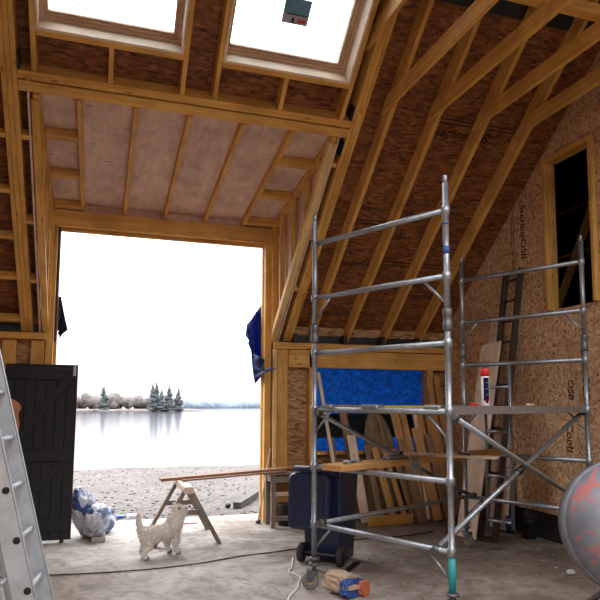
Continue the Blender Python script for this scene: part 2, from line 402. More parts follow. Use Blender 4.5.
ORD = ['first', 'second', 'third', 'fourth', 'fifth', 'sixth', 'seventh', 'eighth', 'ninth', 'tenth', 'eleventh', 'twelfth',
       'thirteenth', 'fourteenth', 'fifteenth', 'sixteenth', 'seventeenth', 'eighteenth', 'nineteenth', 'twentieth']

# ================================================================== STRUCTURE
mb = MB(); mb.box((XL-0.15, -0.8, -0.25), (XR+0.35, 9.25, 0.0)); struct('floor', mb, FLOOR)

# lake-side wall (Y 8.6 .. 8.75) with the tall opening and the tarped window
wl = MB()
wl.box((XL-0.1, 8.66, 0), (-0.66, 8.72, 2.80))
wl.box((2.37, 8.66, 0), (3.05, 8.72, 2.80))
wl.box((3.05, 8.66, 0), (4.87, 8.72, 0.90)); wl.box((3.05, 8.66, 2.30), (4.87, 8.72, 2.80))
wl.box((4.87, 8.66, 0), (XR+0.1, 8.72, 2.80))
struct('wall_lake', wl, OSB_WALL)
# side wall by the scaffold: boards with a gap at the foot and the loft opening
def wall_poly(x0, x1, mbx, pts):  mbx.prism([(x0, y, z) for y, z in pts], (x1-x0, 0, 0))
def zs(Y): return ZP + (YW-Y)*TA + 0.20/CA + 0.004   # underside of the sheathing
OY0, OY1, OZ0, OZ1 = 5.40, 6.22, 2.80, 4.70
ws = MB()
wall_poly(XR, XR+0.02, ws, [(8.7, 0.34), (8.7, zs(8.7)), (OY1, zs(OY1)), (OY1, 0.34)])
wall_poly(XR, XR+0.02, ws, [(OY1, 0.34), (OY1, OZ0), (OY0, OZ0), (OY0, 0.34)])
wall_poly(XR, XR+0.02, ws, [(OY1, OZ1), (OY1, zs(OY1)), (OY0, zs(OY0)), (OY0, OZ1)])
wall_poly(XR, XR+0.02, ws, [(OY0, 0.34), (OY0, zs(OY0)), (4.0, zs(4.0)), (-0.65, zs(8.65)), (-0.65, 0.34)])
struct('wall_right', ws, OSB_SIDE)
pl_ = MB(); pl_.box((XR+0.07, -0.7, 0), (XR+0.3, 8.7, 0.42)); struct('baseboard_right', pl_, PLINTH)
# outer skin of the side wall, and a loft made deep and dark coloured for shade
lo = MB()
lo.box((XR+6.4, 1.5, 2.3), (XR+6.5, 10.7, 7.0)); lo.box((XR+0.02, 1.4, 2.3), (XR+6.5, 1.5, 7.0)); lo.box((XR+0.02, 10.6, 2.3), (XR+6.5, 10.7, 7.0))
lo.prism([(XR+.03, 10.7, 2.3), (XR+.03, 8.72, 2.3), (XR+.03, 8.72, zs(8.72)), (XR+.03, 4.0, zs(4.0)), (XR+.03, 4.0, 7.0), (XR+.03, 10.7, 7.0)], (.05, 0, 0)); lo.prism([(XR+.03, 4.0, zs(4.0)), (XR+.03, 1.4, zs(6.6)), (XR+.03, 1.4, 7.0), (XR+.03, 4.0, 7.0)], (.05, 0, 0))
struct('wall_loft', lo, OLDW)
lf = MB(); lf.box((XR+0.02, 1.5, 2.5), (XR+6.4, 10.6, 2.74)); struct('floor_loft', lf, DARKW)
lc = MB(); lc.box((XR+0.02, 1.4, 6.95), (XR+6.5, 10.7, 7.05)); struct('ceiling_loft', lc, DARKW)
# opposite side wall and back wall, with an unseen doorway added for fill light
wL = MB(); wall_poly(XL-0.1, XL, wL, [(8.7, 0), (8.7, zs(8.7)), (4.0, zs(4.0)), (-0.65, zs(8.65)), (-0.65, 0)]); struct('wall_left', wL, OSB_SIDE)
DX0, DX1, DZ = 0.0, 2.6, 2.3
wb = MB(); wb.box((XL-0.1, -0.72, 0), (DX0, -0.6, 2.85)); wb.box((DX1, -0.72, 0), (XR+0.1, -0.6, 2.85)); wb.box((DX0, -0.72, DZ), (DX1, -0.6, 2.85))
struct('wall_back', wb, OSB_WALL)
portal('portal_added_doorway', ((DX0+DX1)/2, -0.75, DZ/2), (0, 1, 0), DX1-DX0, DZ)

# roof sheathing: lake slope with the dormer hole and the skylight holes
S1X, S2X = (-0.64, 0.68), (1.06, 2.40)
SK0, SK1 = sY(5.73), sY(5.73)+1.45
DHX0, DHX1, DHS = -0.715, 2.455, 3.17
def slab(mbx, x0, x1, s0, s1, o0=0.2, o1=0.222):
    mbx.prism([rp(x0, s0, o0), rp(x1, s0, o0), rp(x1, s1, o0), rp(x0, s1, o0)], RN*(o1-o0))
rs = MB()
for x0, x1, s0, s1 in ((XL-0.1, DHX0, -0.35, RIDGE_S+0.2), (DHX1, XR+0.12, -0.35, RIDGE_S+0.2), (DHX0, DHX1, DHS, SK0), (DHX0, S1X[0], SK0, SK1),
                       (S1X[1], S2X[0], SK0, SK1), (S2X[1], DHX1, SK0, SK1), (DHX0, DHX1, SK1, RIDGE_S+0.2)):
    slab(rs, x0, x1, s0, s1)
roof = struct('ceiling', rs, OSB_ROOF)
# the sheathing's boards keep their flakes in the slope: give the mesh slope-aligned axes
Mr = Matrix((V((1, 0, 0)), RU, RN)).transposed().to_4x4()
roof.data.transform(Mr.inverted()); roof.matrix_world = Mr
def mir(p): return V((p.x, 8.0-p.y, p.z))
BSX = ((-0.5, 1.1), (1.5, 3.1), (3.4, 5.0)); BS0, BS1 = 1.7, 4.0  # unseen rooflights added behind the camera to brighten the room
def slab_back(mbx, x0, x1, s0, s1, o0=0.2, o1=0.222):
    a = [mir(rp(x, s_, o0)) for x, s_ in ((x0, s0), (x1, s0), (x1, s1), (x0, s1))]
    mbx.prism(a, mir(RN*(o1-o0)+V((0, 4, 0)))-V((0, 4, 0)))
bk = MB(); edges_ = [XL-0.1]+[e for b_ in BSX for e in b_]+[XR+0.12]
slab_back(bk, XL-0.1, XR+0.12, -0.35, BS0); slab_back(bk, XL-0.1, XR+0.12, BS1, RIDGE_S+0.25)
for q in range(0, len(edges_), 2): slab_back(bk, edges_[q], edges_[q+1], BS0, BS1)
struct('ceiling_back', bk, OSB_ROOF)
for k, b_ in enumerate(BSX):
    portal('portal_added_rooflight', mir(rp((b_[0]+b_[1])/2, (BS0+BS1)/2, 0.24)), -mir(RN+V((0, 4, 0)))+V((0, 4, 0)), b_[1]-b_[0], BS1-BS0, mir(RU+V((0, 4, 0)))-V((0, 4, 0)))
for k, sx_ in enumerate((S1X, S2X)):
    portal('portal_skylight', rp((sx_[0]+sx_[1])/2, (SK0+SK1)/2, 0.36), -RN, sx_[1]-sx_[0], 1.45, RU)
# black strips put in for the shade of the gap above the wall plate
eb = MB(); eb.box((2.48, 8.64, 2.535), (XR, 8.655, 2.655)); eb.box((XL, 8.64, 2.535), (-0.74, 8.655, 2.655)); struct('trim_1', eb, NEARBLACK)

# dormer: plywood lining, cheeks
DT = 0.37/2.4
def dz(Y): return 4.205 + (8.6-Y)*DT
ND = V((0, DT, 1)).normalized()
dp_ = MB()
sheets = [(6.13, 6.86), (6.864, 7.68), (7.684, 8.95)]
for a, b_ in sheets:
    dp_.prism([(DHX0, a, dz(a)+0.10), (DHX1, a, dz(a)+0.10), (DHX1, b_, dz(b_)+0.10), (DHX0, b_, dz(b_)+0.10)], (0, 0, 0.018))
struct('ceiling_dormer', dp_, PLY)
dk = MB(); dk.prism([(DHX0-0.05, 6.14, dz(6.14)+0.125), (DHX1+0.05, 6.14, dz(6.14)+0.125), (DHX1+0.05, 9.0, dz(9.0)+0.125), (DHX0-0.05, 9.0, dz(9.0)+0.125)], (0, 0, 0.05)); struct('trim_2', dk, NEARBLACK)
for nm, x in (('wall_cheek', 2.453), ('wall_cheek', -0.735)):
    ck = MB(); ck.prism([(x, 8.75, 2.4), (x, 8.75, dz(8.75)+0.12), (x, 6.05, dz(6.05)+0.12), tuple(rp(x, sY(6.05), 0.0))], (0.02, 0, 0)); struct(nm, ck, PLY)
hc = MB(); hc.box((DHX0, 8.655, 4.17), (DHX1, 8.67, dz(8.65)+0.115)); struct('trim_3', hc, PLY)
# reveals of the opening (outer frame strip seen edge on)
jf = MB(); jf.box((-0.66, 8.722, 3.945), (2.37, 8.79, 4.10)); jf.box((-0.66, 8.74, 0), (-0.53, 8.79, 3.945)); jf.box((2.262, 8.722, 0), (2.37, 8.79, 3.945)); struct('trim_4', jf, PINE)

# skylights
def skylight(n, X0, X1):
    root = bpy.data.objects.new('window_%d' % n, None); COL.objects.link(root); root['kind'] = 'structure'
    def ring(name, i0, o0, o1, width, mat, par=root, e=0.0):
        mbx = MB(); a0, a1, b0, b1 = X0+i0, X1-i0, SK0+i0, SK1-i0
        for (x0, x1, s0, s1) in ((a0, a1, b0, b0+width), (a0, a1, b1-width, b1), (a0, a0+width, b0+width, b1-width), (a1-width, a1, b0+width, b1-width)):
            slab(mbx, x0, x1, s0, s1, o0, o1)
        return obj(name, mbx, mat, par)
    ring('reveal_lining', 0.0, -0.005, 0.235, 0.022, PINE_PALE)
    fr = ring('window_frame', 0.022, 0.215, 0.33, 0.030, FRAMEW)
    sa = ring('sash', 0.046, 0.245, 0.335, 0.026, FRAMEW)
    ring('glazing_bead', 0.066, 0.270, 0.34, 0.022, FRAMEW, sa)
    gl = MB(); slab(gl, X0+0.07, X1-0.07, SK0+0.07, SK1-0.07, 0.30, 0.306); obj('pane', gl, GLASS, sa)
    return root
skylight(1, *S1X); sk2 = skylight(2, *S2X)

# ================================================================== OUTSIDE
def grid(name, x0, x1, y0, y1, nx, ny, zf, mat):
    b = bmesh.new(); vs = [[b.verts.new((x0+(x1-x0)*i/nx, y0+(y1-y0)*j/ny, zf(x0+(x1-x0)*i/nx, y0+(y1-y0)*j/ny))) for j in range(ny+1)] for i in range(nx+1)]
    for i in range(nx):
        for j in range(ny): b.faces.new((vs[i][j], vs[i+1][j], vs[i+1][j+1], vs[i][j+1])).smooth = True
    me = bpy.data.meshes.new(name); b.to_mesh(me); b.free(); o = link(name, me, mat); o['kind'] = 'structure'; return o
def beach_z(x, y): return -0.04 - 0.043*(y-9.2) + 0.035*noise.noise(V((x*0.5, y*0.6, 0))) + 0.012*noise.noise(V((x*2.5, y*2.5, 4)))
def bz(x, y): return min(-0.02, beach_z(x, y))
grid('beach', -28, 40, 9.15, 34, 130, 60, bz, BEACH)
grid('ground', -60, 70, -50, 9.2, 30, 30, lambda x, y: -0.26, GRASSY)
lk = MB(); lk.box((-700, 9.5, -2.0), (900, 1400, -0.6)); struct('lake', lk, WATER)
# low spit of land across the water, wooded
sp_ = MB()
for k in range(14): sp_.blob((-14+2.9*k, 166+0.35*k, -0.6), (3.2, 13.0, 0.55), sub=2, seed=k)
struct('far_shore', sp_, BUSH)
fw = MB()
for k in range(34): fw.blob((24+2.6*k, 232+1.6*k, -0.5), (2.6+0.6*random.random(), 4, 2.0+1.1*random.random()), sub=2, amp=0.3, seed=k*1.3)
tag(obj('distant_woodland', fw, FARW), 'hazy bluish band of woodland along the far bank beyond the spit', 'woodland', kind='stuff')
fh = MB()
for k in range(26): fh.blob((88+9*k, 420+2*k, -0.5), (9, 10, 2.6+1.6*random.random()), sub=2, amp=0.3, seed=k*2.3)
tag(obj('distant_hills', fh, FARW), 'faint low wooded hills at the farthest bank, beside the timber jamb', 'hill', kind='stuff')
def bush_tree(i, x, y, rw, hh):
    t = thing('bare_tree', '%s bare bushy tree from the dark door along the far spit' % ORD[i], 'tree', (x, y, -0.4), 'bare trees on the far spit')
    c = MB()
    for q in range(5):
        c.blob((random.uniform(-.5, .5)*rw, random.uniform(-.5, .5)*rw, hh*random.uniform(.26, .68)), (rw*0.68, rw*0.6, hh*0.34), sub=2, amp=0.45, freq=3, seed=i*3.1+q)
    obj('crown', c, BUSH, t); tr = MB(); tr.tube((0, 0, -0.3), (0, 0, hh*.5), .16, 6); obj('trunk', tr, BARK, t)
for i in range(17):
    bush_tree(i, -6.5+1.62*i+random.uniform(-.3, .3), 165+(i % 3)*4.7, 1.5+.4*random.random(), 3.3+1.0*random.random()-(0.9 if i > 14 else 0))
def conifer(i, x, y, hh, lab):
    t = thing('conifer_tree', lab, 'tree', (x, y, -0.5), 'conifers on the far spit')
    c = MB(); n = 11
    for q in range(n):
        f = q/(n-1); r = hh*0.20*(1-f)**.8*(0.75+.5*random.random())+0.16
        c.blob((random.uniform(-.3, .3)*r, random.uniform(-.2, .2)*r, hh*(0.06+0.88*f)), (r, r*.8, hh*.085), sub=2, amp=.5, freq=3.5, seed=i*7+q*1.3)
    obj('crown', c, CONIF, t); tr = MB(); tr.tube((0, 0, -0.3), (0, 0, hh*.9), .16, 6, 0.04); obj('trunk', tr, BARK, t)
for i, (x, y, hh, lab) in enumerate(((1.6, 160, 5.9, 'lone dark conifer rising from the bare trees nearest the dark door'),
        (13.1, 158, 6.4, 'dark conifer, first of the clump of five on the spit'), (14.3, 160.6, 6.9, 'tallest dark conifer on the far spit'),
        (15.3, 158, 5.2, 'short broad conifer just beyond the tallest one'), (17.3, 159, 6.0, 'dark conifer standing a little apart, second from the tip of the spit'),
        (19.6, 159, 5.6, 'last dark conifer, near the tip of the far spit'))):
    conifer(i, x, y, hh, lab)
pb = MB()
for k in range(900):
    y = 9.3+12.5*random.random()**1.6; x = random.uniform(-1.2, 6.5) + (y-9)*0.05
    if 2.0 < x < 3.2 and 10 < y < 12: continue
    r = random.uniform(.010, .030); pb.blob((x, y, bz(x, y)+r*0.2), (r*1.3, r, r*0.6), sub=1, amp=0.2, seed=k*.37)
tag(obj('beach_stones', pb, SHINGLE), 'loose stones scattered over the shingle beach outside the opening', 'stones', kind='stuff')

# ================================================================== TIMBER FRAME
# main rafters
def rafter(x, wd, lab, top=RIDGE_S, grp='main roof rafters'):
    o = beam('roof_rafter', rp(x, -0.03, 0.1), rp(x, top, 0.1), wd, 0.2, PINE, RN); return tag(o, lab, 'rafter', grp)
def multi_rafter(x0, x1, n, lab):
    t = thing('roof_rafter', lab, 'rafter', rp((x0+x1)/2, 0, 0), 'main roof rafters'); wd = (x1-x0)/n
    t.matrix_world = Matrix.Translation(rp((x0+x1)/2, 0, 0))
    for k in range(n):
        x = x0+wd*(k+.5); o = beam('ply', rp(x, -0.03, 0.1), rp(x, RIDGE_S, 0.1), wd-0.002, 0.2, PINE, RN)
        o.parent = t; o.matrix_parent_inverse = t.matrix_world.inverted()
multi_rafter(-0.955, -0.812, 3, 'thick triple rafter beside the dormer, above the aluminium ladder')
multi_rafter(2.545, 2.675, 3, 'thick multiple rafter bounding the dormer, above the wheelie bin')
for x, lab in ((2.975, 'single rafter next to the thick multiple rafter, running up behind the scaffold post'),
               (3.545, 'second single rafter from the thick multiple rafter'),
               (4.155, 'third single rafter from the thick multiple rafter'),
               (4.745, 'last single rafter before the side wall with the loft opening')):
    rafter(x, 0.05, lab)
# wall-side filler rafter on the ladder side, outside the bay seen
rafter(-1.27, 0.05, 'rafter hard against the side wall above the aluminium ladder')
# collar ties
def tie(x, lab, z0=4.87):
    z1 = z0+0.16
    ye = lambda z: YW-(z-ZP-0.13/CA)/TA
    y_back = 8.0-ye(z0); y_back1 = 8.0-ye(z1)
    mbx = MB(); mbx.prism([(0, ye(z0), z0), (0, ye(z1), z1), (0, y_back1, z1), (0, y_back, z0)], (0.045, 0, 0), bevel=0.003)
    me = mesh_of(mbx, 'collar_tie'); R = Matrix.Rotation(math.pi/2, 4, 'Z')
    # local x along the grain
    me.transform(R.inverted()); o = link('collar_tie', me, PINE, None, Matrix.Translation((x, 0, 0)) @ R)
    tag(o, lab, 'collar tie', 'horizontal collar ties')
tie(2.497, 'higher collar tie on the thick multiple rafter, close beside the skylight corner', 5.28)
tie(2.903, 'pale brightly lit collar tie on the first single rafter')
tie(3.473, 'collar tie on the second single rafter from the dormer')
tie(4.083, 'collar tie on the third single rafter, passing under the binder')
tie(4.673, 'collar tie nearest the side wall with the loft opening')
o = beam('binder_beam', (2.0, 4.09, 5.09), (XR, 4.09, 5.09), 0.10, 0.10, PINE); tag(o, 'pale binder laid across the collar ties near the ridge', 'beam')
o = beam('ridge_beam', (XL, 4.0, zs(4.0)-0.30), (XR, 4.0, zs(4.0)-0.30), 0.12, 0.40, DARKW); tag(o, 'dark ridge beam at the top of the roof', 'beam')
mbx = MB(); slab(mbx, 2.7, XR-.006, sY(5.04), RIDGE_S, 0.17, 0.199); tag(obj('ridge_strip', mbx, NEARBLACK), 'black strip under the boards near the ridge', 'membrane')  # black band below the sheathing toward the ridge

# trimmers over the dormer
o = beam('trimmer_beam', rp(-0.81, 3.318, 0.095), rp(2.545, 3.318, 0.095), 0.078, 0.2, PINE, RN); tag(o, 'trimmer beam carrying the short cripples under the skylights', 'beam', 'doubled trimmer beams')
o = beam('trimmer_beam', rp(-0.81, 3.215, 0.085), rp(2.545, 3.215, 0.085), 0.10, 0.2, PINE, RN); tag(o, 'lower trimmer beam at the top of the plywood dormer ceiling', 'beam', 'doubled trimmer beams')
# skylight trimmers
for x, s0, s1, lab in ((-0.665, 3.36, RIDGE_S-0.3, 'skylight side rafter beside the thick triple rafter'), (0.706, 3.36, RIDGE_S-0.3, 'skylight side rafter just past the smaller looking skylight'),
                 (1.034, 3.36, RIDGE_S-0.3, 'skylight side rafter just before the skylight with the sticker'), (2.426, 3.36, RIDGE_S-0.3, 'grey shaded skylight side rafter by the black hanger')):
    o = beam('trimmer_rafter', rp(x, s0, 0.1), rp(x, s1, 0.1), 0.046, 0.196, PINE, RN); tag(o, lab, 'rafter', 'skylight side rafters')
for (x0, x1), lab in ((S1X, 'sill trimmer under the skylight without a sticker'), (S2X, 'sill trimmer under the skylight with the sticker')):
    o = beam('sill_trimmer', rp(x0, SK0-0.026, 0.095), rp(x1, SK0-0.026, 0.095), 0.05, 0.2, PINE, RN); tag(o, lab, 'beam', 'skylight sill trimmers')
    xm = (x0+x1)/2
    o = beam('cripple_stud', rp(xm, 3.36, 0.098), rp(xm, SK0-0.052, 0.098), 0.046, 0.196, PINE, RN)
    tag(o, 'short cripple under the middle of the skylight %s' % ('without a sticker' if x0 < 0 else 'with the sticker'), 'stud', 'cripples under the skylights')
# black hangers where the trimmers meet the thick rafters
for x, s, lab in ((2.535, 3.42, 'black joist hanger at the upper trimmer by the thick multiple rafter'), (2.535, 3.02, 'black joist hanger below the lower trimmer by the thick multiple rafter'),
                  (-0.80, 3.42, 'black joist hanger at the trimmers by the thick triple rafter')):
    mbx = MB(); mbx.prism([rp(x-0.009, s-.09, 0.0), rp(x-0.009, s+.09, 0.0), rp(x-0.009, s+.07, 0.15), rp(x-0.009, s-.09, 0.15)], (0.018, 0, 0)); tag(obj('joist_hanger', mbx, BLACKP), lab, 'bracket', 'black joist hangers')

# dormer rafters and their noggins
DRX = (-0.264, 0.278, 0.815, 1.374, 1.926)
for i, x in enumerate(DRX):
    o = beam('dormer_rafter', (x, 6.20, dz(6.20)+0.05), (x, 8.66, dz(8.66)+0.05), 0.047, 0.098, PINE, ND)
    tag(o, '%s dormer rafter counting from the ladder side, under pink plywood' % ORD[i], 'rafter', 'dormer rafters')
for i, Y in enumerate((6.90, 7.74, 8.56)):
    o = beam('noggin', (-0.62, Y, dz(Y)+0.05), (-0.29, Y, dz(Y)+0.05), 0.09, 0.096, PINE, ND); tag(o, '%s noggin down the plywood bay on the ladder side' % ORD[i], 'noggin', 'dormer noggins')
    o = beam('noggin', (1.95, Y-.04, dz(Y-.04)+0.05), (2.38, Y-.04, dz(Y-.04)+0.05), 0.09, 0.096, PINE, ND); tag(o, '%s noggin down the plywood bay by the scaffold' % ORD[i], 'noggin', 'dormer noggins')
# cheek edge rafters (top plates following the dormer ceiling) and sole rafters
for x, who in ((-0.655, 'ladder'), (2.41, 'scaffold')):
    o = beam('cheek_plate', (x, 6.20, dz(6.20)+0.045), (x, 8.68, dz(8.68)+0.045), 0.06, 0.09, PINE, ND); tag(o, 'sloping top plate of the dormer cheek on the %s side' % who, 'plate', 'dormer cheek plates')
o = beam('sole_rafter', rp(2.405, -0.15, 0.035), rp(2.405, 3.08, 0.035), 0.085, 0.09, PINE_LIT, RN); tag(o, 'brightly lit sloping sole rafter of the dormer cheek beside the scaffold', 'rafter', 'dormer sole rafters')
o = beam('sole_rafter', rp(-0.665, -0.15, 0.035), rp(-0.665, 3.08, 0.035), 0.075, 0.09, PINE, RN); tag(o, 'sloping sole rafter of the dormer cheek above the dark door', 'rafter', 'dormer sole rafters')
def zroof(Y): return ZP + (YW-Y)*TA
for x, who in ((2.40, 'scaffold'), (-0.66, 'ladder')):
    for i, Y in enumerate((8.55, 8.18, 7.66, 7.12, 6.62)):
        o = beam('cheek_stud', (x, Y, zroof(Y)+0.06), (x, Y, dz(Y)+0.0), 0.046, 0.075 if i else 0.09, PINE, (1, 0, 0))
        tag(o, '%s stud from the lake in the dormer cheek on the %s side' % (ORD[i], who), 'stud', 'dormer cheek studs')
# noggins between the cheeks and the thick rafters
for i, Y in enumerate((7.98, 7.33, 6.55)):
    s = sY(Y)
    o = beam('noggin', rp(-0.812, s, 0.07), rp(-0.705, s, 0.07), 0.05, 0.13, PINE, RN); tag(o, '%s noggin up between the triple rafter and the dormer cheek' % ORD[i], 'noggin', 'short noggins at the cheek, ladder side')
    o = beam('noggin', rp(2.45, sY(Y-.1), 0.07), rp(2.543, sY(Y-.1), 0.07), 0.05, 0.13, PINE, RN); tag(o, '%s short noggin up beside the bright sole rafter' % ORD[i], 'noggin', 'short noggins at the cheek, scaffold side')
for i, Y in enumerate((8.47, 7.95, 7.50, 7.04, 6.55, 6.0)):
    s = sY(Y); o = beam('noggin', rp(-1.245, s, 0.05), rp(-0.957, s, 0.05), 0.05, 0.10, PINE, RN); tag(o, '%s noggin up the dark bay between side wall and triple rafter' % ORD[i], 'noggin', 'noggins in the dark bay')

# lake wall framing
def post(name, x0, x1, z0, z1, lab, y0=8.54, y1=8.66, mat=PINE, cat='post', grp=None):
    o = beam(name, ((x0+x1)/2, (y0+y1)/2, z0), ((x0+x1)/2, (y0+y1)/2, z1), x1-x0, y1-y0, mat, (0, 1, 0)); return tag(o, lab, cat, grp)
o = beam('header_beam', (-0.62, 8.63, 4.085), (2.37, 8.63, 4.085), 0.10, 0.21, PINE); tag(o, 'header beam over the tall opening to the lake', 'beam')
post('timber_post', 2.275, 2.365, 0, 3.98, 'tall orange jamb post of the opening, behind the leaning stick', 8.60, 8.72)
post('timber_post', 2.385, 2.435, 0, 2.43, 'thin post with a bright edge next to the tall orange jamb', 8.52, 8.66, PINE_LIT)
post('timber_post', 2.445, 2.60, 0, 2.43, 'broad post between the bright edged post and the board panel', 8.54, 8.66)
post('timber_post', 2.93, 3.045, 0, 2.43, 'window post standing behind the scaffold leg', 8.54, 8.66)
post('timber_post', 4.875, 4.965, 0, 2.17, 'post at the end of the tarped window toward the side wall', 8.54, 8.66)
post('timber_post', -0.655, -0.565, 0, 3.98, 'tall jamb post of the opening above the dark door', 8.60, 8.72)
post('timber_post', -0.82, -0.665, 0, 2.44, 'broad post above the top of the dark door', 8.54, 8.66)
post('timber_post', -1.16, -0.99, 0, 2.44, 'post behind the aluminium ladder, beside a small board panel', 8.54, 8.66)
o = beam('wall_plate', (2.39, 8.60, 2.48), (XR, 8.60, 2.48), 0.20, 0.095, PINE); tag(o, 'wall plate under the rafter feet above the blue window tarp', 'plate', 'wall plates')
o = beam('lintel_beam', (2.61, 8.60, 2.30), (XR, 8.60, 2.30), 0.12, 0.255, PINE); tag(o, 'deep lintel directly above the blue window tarp', 'beam')
o = beam('wall_plate', (XL, 8.57, 2.49), (-0.655, 8.57, 2.49), 0.22, 0.08, PINE); tag(o, 'short wall plate above the dark door', 'plate', 'wall plates')
o = beam('window_sill', (3.046, 8.60, 0.935), (4.874, 8.60, 0.935), 0.12, 0.05, PINE); tag(o, 'timber sill under the tarped window, behind the leaning boards', 'sill')
# black rafter hangers along the wall plate
for i, x in enumerate((2.72, 3.03, 3.49, 4.10, 4.69)):
    mbx = MB(); mbx.box((x-.05, 8.47, 2.528), (x+.01, 8.56, 2.66)); mbx.box((x-.07, 8.46, 2.528), (x+.02, 8.57, 2.534)); tag(obj('rafter_bracket', mbx, BLACKP), '%s black rafter bracket along the plate from the dormer' % ORD[i], 'bracket', 'black rafter brackets')
# loft opening frame
o = beam('loft_jamb', (XR+0.02, OY1-0.03, OZ0), (XR+0.02, OY1-0.03, OZ1), 0.05, 0.16, PINE, (1, 0, 0)); tag(o, 'orange lit jamb of the loft opening in the side wall', 'jamb')
o = beam('loft_lintel', (XR+0.02, OY0, OZ1-0.03), (XR+0.02, OY1-0.055, OZ1-0.03), 0.16, 0.06, PINE); tag(o, 'timber lintel over the dark loft opening', 'beam')
post_l = beam('loft_jamb', (XR+0.02, OY0+0.03, OZ0), (XR+0.02, OY0+0.03, OZ1-0.065), 0.05, 0.16, PINE, (1, 0, 0)); tag(post_l, 'far jamb of the loft opening, at the picture edge', 'jamb')
for i, (y0, z0, y1, z1) in enumerate(((7.4, 2.75, 6.0, 5.2), (6.6, 2.75, 5.0, 5.6), (8.3, 3.9, 4.2, 3.9), (8.3, 4.7, 4.2, 4.7))):
    o = beam('loft_timber', (XR+1.0+.25*i, y0, z0), (XR+1.0+.25*i, y1, z1), 0.05, 0.10, PINE, (1, 0, 0))
    tag(o, ['lower sloping dark timber inside the loft opening', 'upper sloping dark timber inside the loft opening', 'lower level dark timber inside the loft opening', 'upper level dark timber inside the loft opening'][i], 'timber', 'dark loft timbers')

# printed marks on the boards
def stamp(text, size, M, parent):
    cu = bpy.data.curves.new('printed_lettering', 'FONT'); cu.body = text; cu.size = size; cu.extrude = 0.0006; cu.shear = 0.15; cu.offset = 0.012*size
    tmp = bpy.data.objects.new('tmp', cu); COL.objects.link(tmp); bpy.context.view_layer.update()
    me = bpy.data.meshes.new_from_object(tmp.evaluated_get(bpy.context.evaluated_depsgraph_get())); bpy.data.objects.remove(tmp); bpy.data.curves.remove(cu)
    me.transform(M); me.materials.clear(); me.materials.append(INK)
    o = link('printed_lettering', me, INK, parent); o.matrix_parent_inverse = parent.matrix_world.inverted(); return o
Mroof = Matrix((V((1, 0, 0)), RU, -(V((1, 0, 0)).cross(RU)))).transposed()
def roof_stamp(text, x, Y, size):
    # text seen from below: x to the right, up the slope
    X_, Y_ = V((1, 0, 0)), RU; Z_ = X_.cross(Y_)
    M = Matrix((X_, Y_, Z_)).transposed().to_4x4(); M.translation = rp(x, sY(Y), 0.1985); stamp(text, size, M, roof)
for text, x, Y, size in (('SterlingOSB', 3.62, 6.10, 0.16), ('Sterling', 3.10, 6.95, 0.11), ('OSB 3', 3.66, 7.25, 0.09), ('SterlingOSB', 3.05, 7.62, 0.11), ('OSB', 3.85, 7.9, 0.14), ('SterlingOSB', 4.22, 8.0, 0.10),
                         ('#SterlingOSB', 3.06, 8.33, 0.10), ('OSB', 2.72, 8.2, 0.12), ('#Sterling', 4.24, 6.9, 0.09), ('18mm', 3.25, 7.15, 0.08)):
    roof_stamp(text, x, Y, size)
def roof_lines(x0, x1, Y):
    mbx = MB()
    for d in (0, 0.05): mbx.box((x0, sY(Y)+d, -0.0012), (x1, sY(Y)+d+0.014, 0.0))
    me = mesh_of(mbx, 'printed_lines'); MM = Matrix((V((1, 0, 0)), RU, RN)).transposed().to_4x4(); MM.translation = V((0, YW, ZP))+RN*0.1995
    me.transform(MM); o = link('printed_lines', me, INK, roof); o.matrix_parent_inverse = roof.matrix_world.inverted()
for a in ((3.58, 4.12, 5.98), (4.19, 4.70, 5.98), (3.62, 4.12, 7.58), (4.2, 4.7, 7.58), (3.02, 3.5, 7.1)): roof_lines(*a)
wall_r = bpy.data.objects['wall_right']
def side_stamp(text, Y, z, size, down=True):
    X_ = V((0, 0, -1)); Y_ = V((0, -1, 0)); Y_ = V((0, -1, 0)) if True else Y_
    Z_ = X_.cross(Y_)          # (-1,0,0) : faces the room
    M = Matrix((X_, Y_, Z_)).transposed().to_4x4(); M.translation = V((XR-0.0015, Y, z)); stamp(text, size, M, wall_r)
side_stamp('SterlingOSB', 6.72, 4.28, 0.15); side_stamp('SterlingOSB', 5.72, 2.45, 0.15); side_stamp('Conti', 6.0, 1.45, 0.15); side_stamp('OSB 3', 5.95, 1.95, 0.13)
mbx = MB()
for yy_, z0, z1 in ((6.86, 3.3, 4.25), (6.90, 3.3, 4.2), (5.66, 0.6, 2.3), (5.70, 0.6, 2.3)): mbx.box((XR-0.0012, yy_, z0), (XR, yy_+0.012, z1))
obj('printed_lines', mbx, INK, wall_r)

# ================================================================== TARPAULINS
def sheet(name, pts, nu, nv, mat, lab, amp=0.02, freq=6, thick=0.004, grp=None, seed=0):
    """cloth: four corners (a b top, d c bottom), rippled in Y"""
    a, b_, c, d = [V(p) for p in pts]; bm = bmesh.new(); rows = []
    for j in range(nv+1):
        row = []
        for i in range(nu+1):
            u, v = i/nu, j/nv; p = (a*(1-u)+b_*u)*(1-v) + (d*(1-u)+c*u)*v
            p = p + V((0.3*amp*noise.noise(V((u*freq, v*3, seed+9))), amp*(noise.noise(V((u*freq, v*2.2, seed))) + 0.5*noise.noise(V((u*freq*2.3, v*4, seed+4)))), 0))
            row.append(bm.verts.new(p))
        rows.append(row)
    for j in range(nv):
        for i in range(nu): bm.faces.new((rows[j][i], rows[j][i+1], rows[j+1][i+1], rows[j+1][i])).smooth = True
    bmesh.ops.solidify(bm, geom=bm.faces[:], thickness=thick)
    mbx = MB(); mbx.bm.free(); mbx.bm = bm; return tag(obj(name, mbx, mat), lab, 'tarpaulin', grp)
